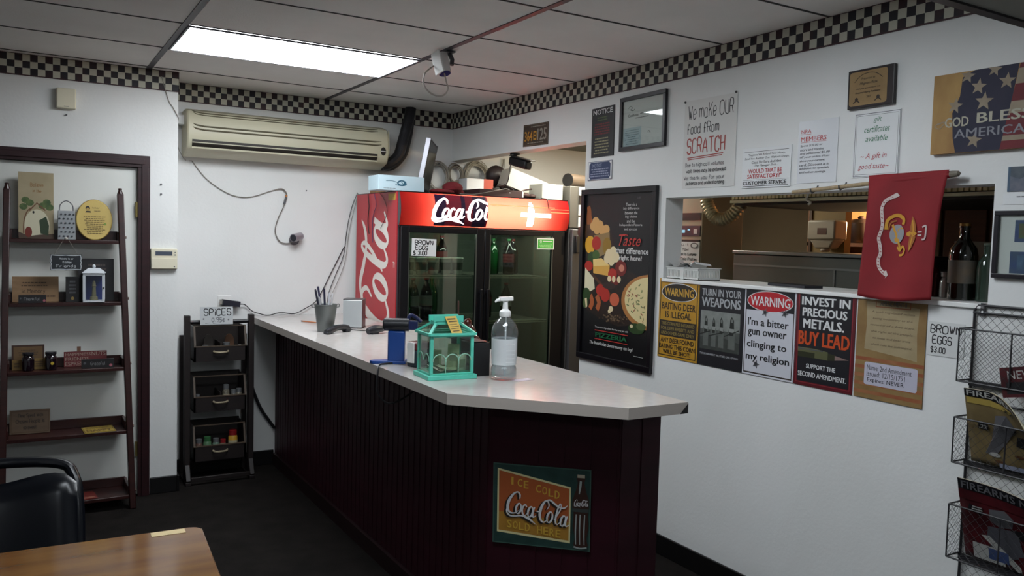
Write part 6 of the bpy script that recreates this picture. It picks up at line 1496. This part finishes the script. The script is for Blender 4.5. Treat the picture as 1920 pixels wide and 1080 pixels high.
MB().tube(pts, rad, mat('duct foil','#c9c0a0',.35,metal=.6), 14).build('hose', t)
m = MB(); q = Vector(pts[0]); m.tube([tuple(q), (.64,-2.145,2.42)], .040, steel, 14); q = Vector(pts[-1]); m.tube([tuple(q), (.715,-2.37,1.90)], .042, steel, 14); m.build('collar', t)
t = thing('range_hood', 'beige ribbed range hood with white lip above the hatch', 'hood', (.9,-3.4,1.9))
hb = mat('hood beige','#e8dcb0',.5,noise=(4,'#ddd0a2'))
m = MB(); m.bx(.52,1.41,-4.9,-2.49,1.90,2.40,mat('hood dark steel','#3a3630',.5)); m.build('canopy', t, smooth=0)
m = MB(); n_ = 0; y = -4.9
while y < -2.50: m.bx(.508,.519,y,y+.018,1.905,2.10,hb); y += .026
m.bx(.515,.5195,-4.9,-2.49,1.905,2.10,mat('hood groove','#b8ab7e',.6)); m.build('ribbed_front', t, smooth=0)
MB().bx(.495,.53,-4.9,-2.49,1.885,1.899,mat('hood lip','#d5cfae',.4)).build('lip', t, smooth=0)
MB().bx(.53,1.41,-4.9,-2.49,1.872,1.884,mat('hood underside','#1d1813',.7)).build('underside', t, smooth=0)
m = MB()
for dx in (-.02,.02): m.tube([(.49,-3.03+dx,1.94),(.485,-3.03,1.915),(.487,-3.02,1.89),(.49,-3.045,1.875),(.488,-3.03,1.865)], .006, mat('white ribbon','#d5d2c8',.6), 6, smooth=3)
tag(m.build('tied_cloth', origin=(.487,-3.03,1.865)), 'white knotted strip tied on the hood lip', 'knot')
# partition with soap dispenser, warm lit shelf beyond
m = MB(); m.bx(1.56,1.62,-2.44,-2.19,0,2.41,mat('partition beige','#8a7448',.6)); struct(m.build('wall_partition', smooth=0))
m = MB(); m.bx(1.55,1.63,-2.189,-2.17,0,2.41,mat('post dark','#4a2f1c',.5)); struct(m.build('trim_8', smooth=0))
t = thing('soap_dispenser', 'white wall soap dispenser behind the stainless range', 'soap dispenser', (1.50,-2.36,1.64))
dw = mat('dispenser white','#b9b2a4',.4)
MB().bx(1.43,1.552,-2.465,-2.255,1.70,1.825,dw).build('housing', t, bevel=.012)
m = MB(); m.add([(1.44,-2.455,1.702),(1.44,-2.265,1.702),(1.55,-2.265,1.702),(1.55,-2.455,1.702),(1.45,-2.415,1.645),(1.45,-2.305,1.645),(1.53,-2.305,1.645),(1.53,-2.415,1.645)], [(0,1,2,3),(7,6,5,4),(0,4,5,1),(1,5,6,2),(2,6,7,3),(3,7,4,0)], dw); m.tube([(1.48,-2.36,1.647),(1.48,-2.36,1.625)], .03, dw, 12); m.build('nozzle', t, bevel=.01)
MB().bx(1.4285,1.4295,-2.405,-2.335,1.735,1.775,mat('dispenser badge','#5c3a30',.5)).build('badge', t, smooth=0)
t = thing('kitchen_shelf', 'wooden kitchen shelf unit glowing in warm light', 'shelf', (2.35,-2.3,0))
kw = mat('kitchen shelf wood','#7a5230',.5)
MB().bx(2.05,2.5,-3.1,-1.75,1.665,1.69,kw).bx(2.05,2.5,-3.1,-1.75,1.48,1.60,mat('pale shelf front','#b8a68a',.5)).bx(2.48,2.5,-3.1,-1.75,0,2.2,mat('orange back board','#c99a6e',.6,noise=(12,'#b8865a'))).bx(2.05,2.5,-1.79,-1.75,0,2.2,kw).build('carcass', t, smooth=0)
o = thing('kitchen_bulb', 'bright warm bulb glowing above the kitchen shelf', 'lamp', (2.30,-2.28,1.90))
MB().ball((2.30,-2.28,1.86),(.03,.03,.038),emission('bulb glow','#ffcf8a',60),12).build('bulb', o)
MB().tube([(2.30,-2.28,1.895),(2.30,-2.28,1.94)], .016, black_m, 10).tube([(2.30,-2.28,1.94),(2.30,-2.28,2.42)], .005, black_m, 6).build('socket', o)
ld = bpy.data.lights.new('kitchen_bulb_light','POINT'); ld.energy = KITCHEN_LAMP; ld.color = (1,.72,.42); ld.shadow_soft_size = .05
lo = bpy.data.objects.new('kitchen_bulb_light', ld); COL.objects.link(lo); lo.location = (2.22,-2.32,1.86)
t = thing('canister', 'dark round canister on the warm kitchen shelf', 'canister', (2.15,-2.12,1.6905))
MB().lathe([(.075,0),(.08,.01),(.08,.14),(.06,.165),(.03,.17)], mat('dark canister','#2a1a14',.4), 18).build('body', t, world=False)
MB().lathe([(.02,.171),(.025,.18),(.012,.19)], mat('dark canister','#2a1a14'), 12).build('knob', t, world=False)
for i, (x, y, h_, r_, c, lb) in enumerate(((2.12,-2.30,.12,.03,'#b59a78','pale spice bottle right of the dark canister'),(2.14,-2.38,.10,.025,'#8a6a4a','brown spice bottle under the bulb'),(2.12,-2.235,.06,.022,'#d0c0a0','short cream jar beside the dark canister'))):
    t = thing('spice_bottle', lb, 'jar', (x,y,1.6905), group='jars on the warm kitchen shelf')
    MB().lathe([(r_*.9,0),(r_,.004),(r_,h_*.7),(r_*.6,h_*.82)], mat('kitchen jar '+c, c, .4), 14).build('body', t, world=False)
    MB().lathe([(r_*.65,h_*.8),(r_*.65,h_)], mat('kitchen jar lid','#6a4a34',.4), 12).build('lid', t, world=False)
t = thing('kitchen_cupboard', 'orange brown wooden cupboard seen right of the flag', 'cupboard', (1.6,-3.9,0))
cw = mat('cupboard wood','#6b3a1c',.5,noise=(4,'#5a2f17',(1,1,10))); cw2 = mat('cupboard wood light','#7d5a34',.5,noise=(4,'#6a4a2a',(1,1,10)))
MB().bx(1.45,1.95,-4.7,-2.90,0,2.3,cw).build('carcass', t, smooth=0, bevel=.003)
for y0, y1, mm in ((-3.15,-2.92,cw2),(-3.40,-3.17,cw),(-3.95,-3.42,cw),(-4.68,-3.97,cw)):
    MB().bx(1.43,1.449,y0,y1,.1,2.28,mm).build('door', t, smooth=0, bevel=.004)
o, w, d, h = cardboard('carton', 'pale carton behind the bottles at the hatch right end', 'box', .95, 1.15, -3.80, -3.52, 1.56, 1.70, mat('pale kitchen carton','#8a8676',.6))
t = thing('kitchen_rack', 'dark metal kitchen rack carrying the pale carton', 'rack', (1.05,-3.66,0))
MB().bx(.90,1.25,-3.85,-3.44,1.53,1.559,mat('dark metal rack','#1e1c1b')).build('top', t, smooth=0)
for x in (.92,1.23):
    for y in (-3.84,-3.46): MB().bx(x-.012,x+.012,y-.004,y+.004,0,1.53,mat('dark metal rack','#1e1c1b')).build('leg', t, smooth=0)
ld = bpy.data.lights.new('kitchen_fill_light','AREA'); ld.shape = 'RECTANGLE'; ld.size = .9; ld.size_y = .25; ld.energy = KITCHEN_FILL; ld.color = (1,.95,.8)  # area light added out of view to brighten the kitchen and hood front
lo = bpy.data.objects.new('kitchen_fill_light', ld); COL.objects.link(lo); lo.location = (.62,-1.05,2.405)
o = thing('ceiling_light', 'unseen batten added on the kitchen ceiling as fill light', 'ceiling light', (.62,-1.05,2.41)); MB().bx(.17,1.2,-1.18,-.92,2.408,2.419,white_m).build('frame', o, smooth=0)

# ---------------------------------------------------------------- wire magazine racks on the right wall
wr = thing('wire_rack', 'dark wire wall rack with three magazine baskets', 'rack', (-.06,-4.36,.5))
wire_d = mat('dark wire','#2a292c',.45)
BY0, BY1 = -4.185, -4.56
m = MB(); m.tube([(-.008,BY0,.40),(-.008,BY0,1.445),(-.008,BY0-.012,1.462),(-.008,BY1+.012,1.462),(-.008,BY1,1.445),(-.008,BY1,.40)], .005, wire_d, 8); m.build('back_frame', wr)
m = MB(); m.bx(-.012,-.006,-4.222,-4.206,1.425,1.470,wire_d); m.tube([(-.012,-4.214,1.44),(-.015,-4.214,1.44)],.004,inkw,8); m.build('hanger', wr)
def mesh_panel(o, a, b, c, name, cell=.032, r=.0006):
    """diamond wire mesh on the parallelogram a + s(b-a) + t(c-a)"""
    a, b, c = Vector(a), Vector(b), Vector(c); U = (b-a).length; V = (c-a).length; u = (b-a)/U; v = (c-a)/V
    m = MB(); k = -int(V/cell) - 1
    while k*cell < U + V:
        for sgn in (1, -1):
            pts = []
            off = k*cell if sgn > 0 else k*cell
            # line x = off + sgn*y clipped to [0,U]x[0,V]
            y0, y1 = 0, V
            if sgn > 0: y0 = max(0, -off); y1 = min(V, U-off)
            else: y0 = max(0, off-U); y1 = min(V, off)
            if y1 - y0 > .004:
                p = a + u*(off+sgn*y0) + v*y0; q = a + u*(off+sgn*y1) + v*y1; m.tube([p, q], r, wire_d, 4)
        k += 1
    return m.build(name, o, smooth=0)
mesh_panel(wr, (-.010,BY0,.42), (-.010,BY1,.42), (-.010,BY0,1.455), 'back_mesh')
DX = -.09
for zt, zb_ in ((1.381,1.196),(1.067,.906),(.755,.565)):
    m = MB(); y0, y1 = BY0+.004, BY1
    fy0 = y0
    ring = lambda z, ins=0: [(-.010,y0,z),(DX,y0,z),(DX,y1,z),(-.010,y1,z)]
    m.tube(ring(zt), .0032, wire_d, 6); m.tube(ring(zb_), .0032, wire_d, 6)
    for y in (y0, -4.36, y1): m.tube([(DX,y,zt),(DX,y,zb_)], .003, wire_d, 6)
    m.tube([(-.010,y0,zt+.055),(-.010,y1,zt+.055)], .004, wire_d, 6)
    b = m.build('basket', wr)
    mesh_panel(b, (DX,y0,zb_), (DX,y1,zb_), (DX,y0,zt), 'front_mesh'); mesh_panel(b, (DX,y0,zb_), (-.010,y0,zb_), (DX,y0,zt), 'side_mesh', .022); mesh_panel(b, (DX,y0,zb_), (DX,y1,zb_), (-.010,y0,zb_), 'bottom_mesh')
    MB().bx(-.016,-.004,y1,y0+.0,zb_-.022,zb_-.002,wire_d).build('rail', b, smooth=0)
# magazines
def magazine(label, y0, x0, z0, w, h, lean, cover, art, title, curl):
    """a magazine standing in a basket, its top leaning out and curling"""
    t = thing('magazine', label, 'magazine', (x0, y0, z0))
    def pt(u, v, z=0):
        # u to the right (-y), v from top (0) down to 1
        hh = (1-v)*h; cv = curl*max(0, u-.25)**1.6*max(0, .62-v)**1.3
        return (x0 - math.sin(lean)*hh - cv*.9 - z, y0 - u*w + .0*v, z0 + math.cos(lean)*hh - cv*1.0)
    nx, ny = 10, 14
    for nm, dz, mm in (('pages', .0, mat('magazine pages','#b9b39c',.7)), ('cover', .004, cover)):
        m = MB(); vs = [pt(i/nx, j/ny, dz) for j in range(ny+1) for i in range(nx+1)]
        m.add(vs, [(j*(nx+1)+i, (j+1)*(nx+1)+i, (j+1)*(nx+1)+i+1, j*(nx+1)+i+1) for j in range(ny) for i in range(nx)], mm)
        o = m.build(nm, t, smooth=180); s_ = o.modifiers.new('t','SOLIDIFY'); s_.thickness = .0035 if nm == 'pages' else .0006; s_.offset = 0
    k = Ink(w, h); k.warp = lambda u, v, z: pt(u, v, .0050 + z); k.step = .0003
    art(k); k.let(); title(k)
    k.A.build('picture', t, smooth=0); k.L.build('lettering', t, smooth=0)
    return t
mtan = mat('magazine tan','#7a6a48',.4,noise=(12,'#63553a')); mk1 = mat('gun dark','#1a1a1d',.35); mg1 = mat('gun grey','#6a6a6e',.35,metal=.3); mw = mat('magazine white','#a8a8a4',.4); mred = mat('magazine red','#4d151b',.4,noise=(14,'#331014')); mblu = mat('magazine blue','#3a4a72',.4)
def art1(k):
    k.art().rect(0,.0,1,.10,mk1,8,2).rect(.02,.11,.5,.19,mat('magazine yellow','#a5904a',.4),4,2)
    for (a, b, c_, d_) in ((.18,.40,.30,.52),(.5,.34,.9,.46)): pass
    k.poly([(.30,.30),(.42,.24),(.50,.40),(.40,.62),(.26,.86),(.16,.84),(.24,.64)], mg1).poly([(.30,.45),(.44,.36),(.50,.44),(.42,.56),(.32,.56)], mk1).poly([(.50,.52),(.74,.50),(1,.53),(1,.66),(.70,.72),(.48,.66)], mk1).poly([(.60,.34),(.78,.38),(.82,.54),(.62,.54)], mk1).ell(.26,.84,.06,.03,mw,10)
    for u, v in ((.5,.80),(.7,.77),(.85,.82),(.3,.92)): k.ell(u,v,.05,.018,mat('magazine brown','#5a3a24',.4),8)
    k.rect(.30,.94,1,1.0,mat('magazine pale blue','#8a90a4',.4),6,1).rect(.12,.44,.22,.52,mk1,1,1)
def tit1(k): k.txt('FIREARMS', .03,.015,.62,.085,mw,.02).txt('.22', .38,.13,.52,.18,mk1,.03).txt('.22', .13,.455,.21,.505,mw,.02)
magazine('curled tan firearms magazine in the middle wire basket', -4.215, -.022, .912, .34, .275, .27, mtan, art1, tit1, .55)
def art2(k):
    k.art().rect(0,0,1,.13,mk1,8,2).rect(.0,.13,1,.25,mred,8,2)
    k.poly([(.30,.30),(.46,.26),(.54,.34),(.52,.46),(.40,.50),(.30,.44)], mg1).poly([(.10,.30),(.24,.32),(.22,.40),(.08,.38)], mk1).poly([(.28,.52),(.56,.48),(.62,.80),(.40,.90),(.24,.72)], mat('jacket grey','#4a4a50',.5)).poly([(.50,.48),(.75,.42),(1,.38),(1,.50),(.76,.54),(.58,.58)], mk1).poly([(.66,.42),(.78,.36),(.82,.44),(.70,.50)], mw)
    k.poly([(.04,.62),(.18,.58),(.30,.74),(.24,.80),(.04,.72)], mred).poly([(.20,.66),(.28,.64),(.62,.98),(.54,1)], mat('strap','#a5a5a0',.4)).rect(.10,.78,.42,.98,mw,3,3).rect(.26,.80,.46,.94,mblu,2,2).poly([(.56,.80),(.72,.76),(.66,1),(.58,1)], mred).rect(.74,.84,1,.96,mw,3,2)
def tit2(k): k.txt('FIREARMS NEWS', .04,.02,.98,.11,mg1,.02); k.scrawl(2,.12,.30,.25,.36,mw)
magazine('dark red firearms magazine in the lowest wire basket', -4.215, -.022, .572, .34, .30, .27, mred, art2, tit2, .10)
k = sign('leaflet', 'red leaflet corner in the top wire basket', 'leaflet', (-.085,-4.42,1.18), .16, .10, .002, mred, FR, roll=12, tilt=-2); k.art().rect(.1,.5,.9,.9,mk1).let().txt('NEWS', .15,.12,.8,.4,mw); k.done(k.o)

# ---------------------------------------------------------------- dining table and black chair
tb = thing('dining_table', 'glossy brown dining table in the lower left corner', 'table', (-3.1,-3.6,0))
tw = mat('table varnish','#7d5326',.12,spec=.45,noise=(3.5,'#643f1c',(1,5,1))); te = mat('table edge','#3a2412',.4)
poly = [(-2.452,-3.30),(-2.478,-3.246),(-3.75,-3.20),(-3.78,-4.02),(-2.50,-4.06)]
m = MB(); m.prism([(-2.449,-3.275),(-2.462,-3.254),(-2.484,-3.2465),(-3.75,-3.205),(-3.78,-4.02),(-2.497,-4.06)], .716, .75, tw); m.build('tabletop', tb, smooth=0, bevel=.004)
MB().lathe([(.30,0),(.31,.01),(.28,.03),(.06,.05),(.045,.08),(.045,.66),(.14,.70),(.15,.7155)], mat('pedestal black','#141315',.4), 24, (-3.1,-3.63,0)).build('pedestal', tb)
m = MB(); m.T = Matrix.Translation((-2.545,-3.272,.7505)) @ Matrix.Rotation(math.radians(-2),4,'Z'); m.bx(-.047,.047,-.018,.018,0,.0005,mat('masking tape','#d6c08e',.6))
tag(m.build('tape_strip', origin=(-2.545,-3.272,.7505), smooth=0), 'strip of masking tape on the table corner', 'tape')
ch = thing('dining_chair', 'black padded vinyl chair behind the brown table', 'chair', (-3.02,-2.75,0))
vin = mat('black vinyl','#0b0e15',.3,spec=.4); frm = mat('chair frame black','#101014',.35)
cxc = -3.02
# seat
m = MB(); m.bx(cxc-.23,cxc+.23,-3.10,-2.66,.40,.47,vin); m.build('seat', ch, bevel=.03)
# back pad: thick curved padded panel
def backpad(y_off, th, zt, zb_, half, m):
    nx, nz = 16, 10; vs = []
    for side in (0, 1):
        for j in range(nz+1):
            for i in range(nx+1):
                u = i/nx*2-1; v = j/nz
                cr_n = max(0, 1-abs(u)**5)**.5; top = zt - .055*(1-max(0,1-abs(u)**3.2)**.5) - .05*(1+math.cos(u*math.pi))*.5
                z = zb_ + (top-zb_)*v
                bul = (1-abs(u)**6)**.5*(1-abs(v*2-1)**6)**.5
                y = -2.60 + .05*u*u*-1 + y_off + (v-.5)*.07 + (th/2*bul if side else -th/2*bul)
                vs.append((cxc+half*u, y, z))
    N = (nx+1)*(nz+1); fs = []
    for j in range(nz):
        for i in range(nx):
            a = j*(nx+1)+i; fs.append((a,a+1,a+nx+2,a+nx+1)); fs.append((N+a+nx+1,N+a+nx+2,N+a+1,N+a))
    for i in range(nx):
        fs.append((i+1,i,N+i,N+i+1)); a = nz*(nx+1)+i; fs.append((a,a+1,N+a+1,N+a))
    for j in range(nz):
        a = j*(nx+1); fs.append((a,a+nx+1,N+a+nx+1,N+a)); a += nx; fs.append((a+nx+1,a,N+a,N+a+nx+1))
    m.add(vs, fs, vin)
m = MB(); backpad(0, .095, .808, .48, .270, m); m.build('backrest', ch, smooth=60)
# rim tube looping above the pad leaving a grip gap
m = MB(); m.tube([(cxc-.285,-2.66,.47),(cxc-.285,-2.62,.66),(cxc-.270,-2.575,.765),(cxc-.21,-2.545,.810),(cxc,-2.52,.822),(cxc+.21,-2.545,.810),(cxc+.262,-2.575,.765),(cxc+.275,-2.62,.66),(cxc+.275,-2.66,.47)], .019, vin, 12, smooth=6); m.build('back_rim', ch)
for sx in (-1, 1):
    for y, yb in ((-2.68,-2.60),(-3.07,-3.12)):
        m = MB(); m.tube([(cxc+sx*.20,y,.41),(cxc+sx*.235,yb,.0)], .013, frm, 10); m.build('leg', ch)
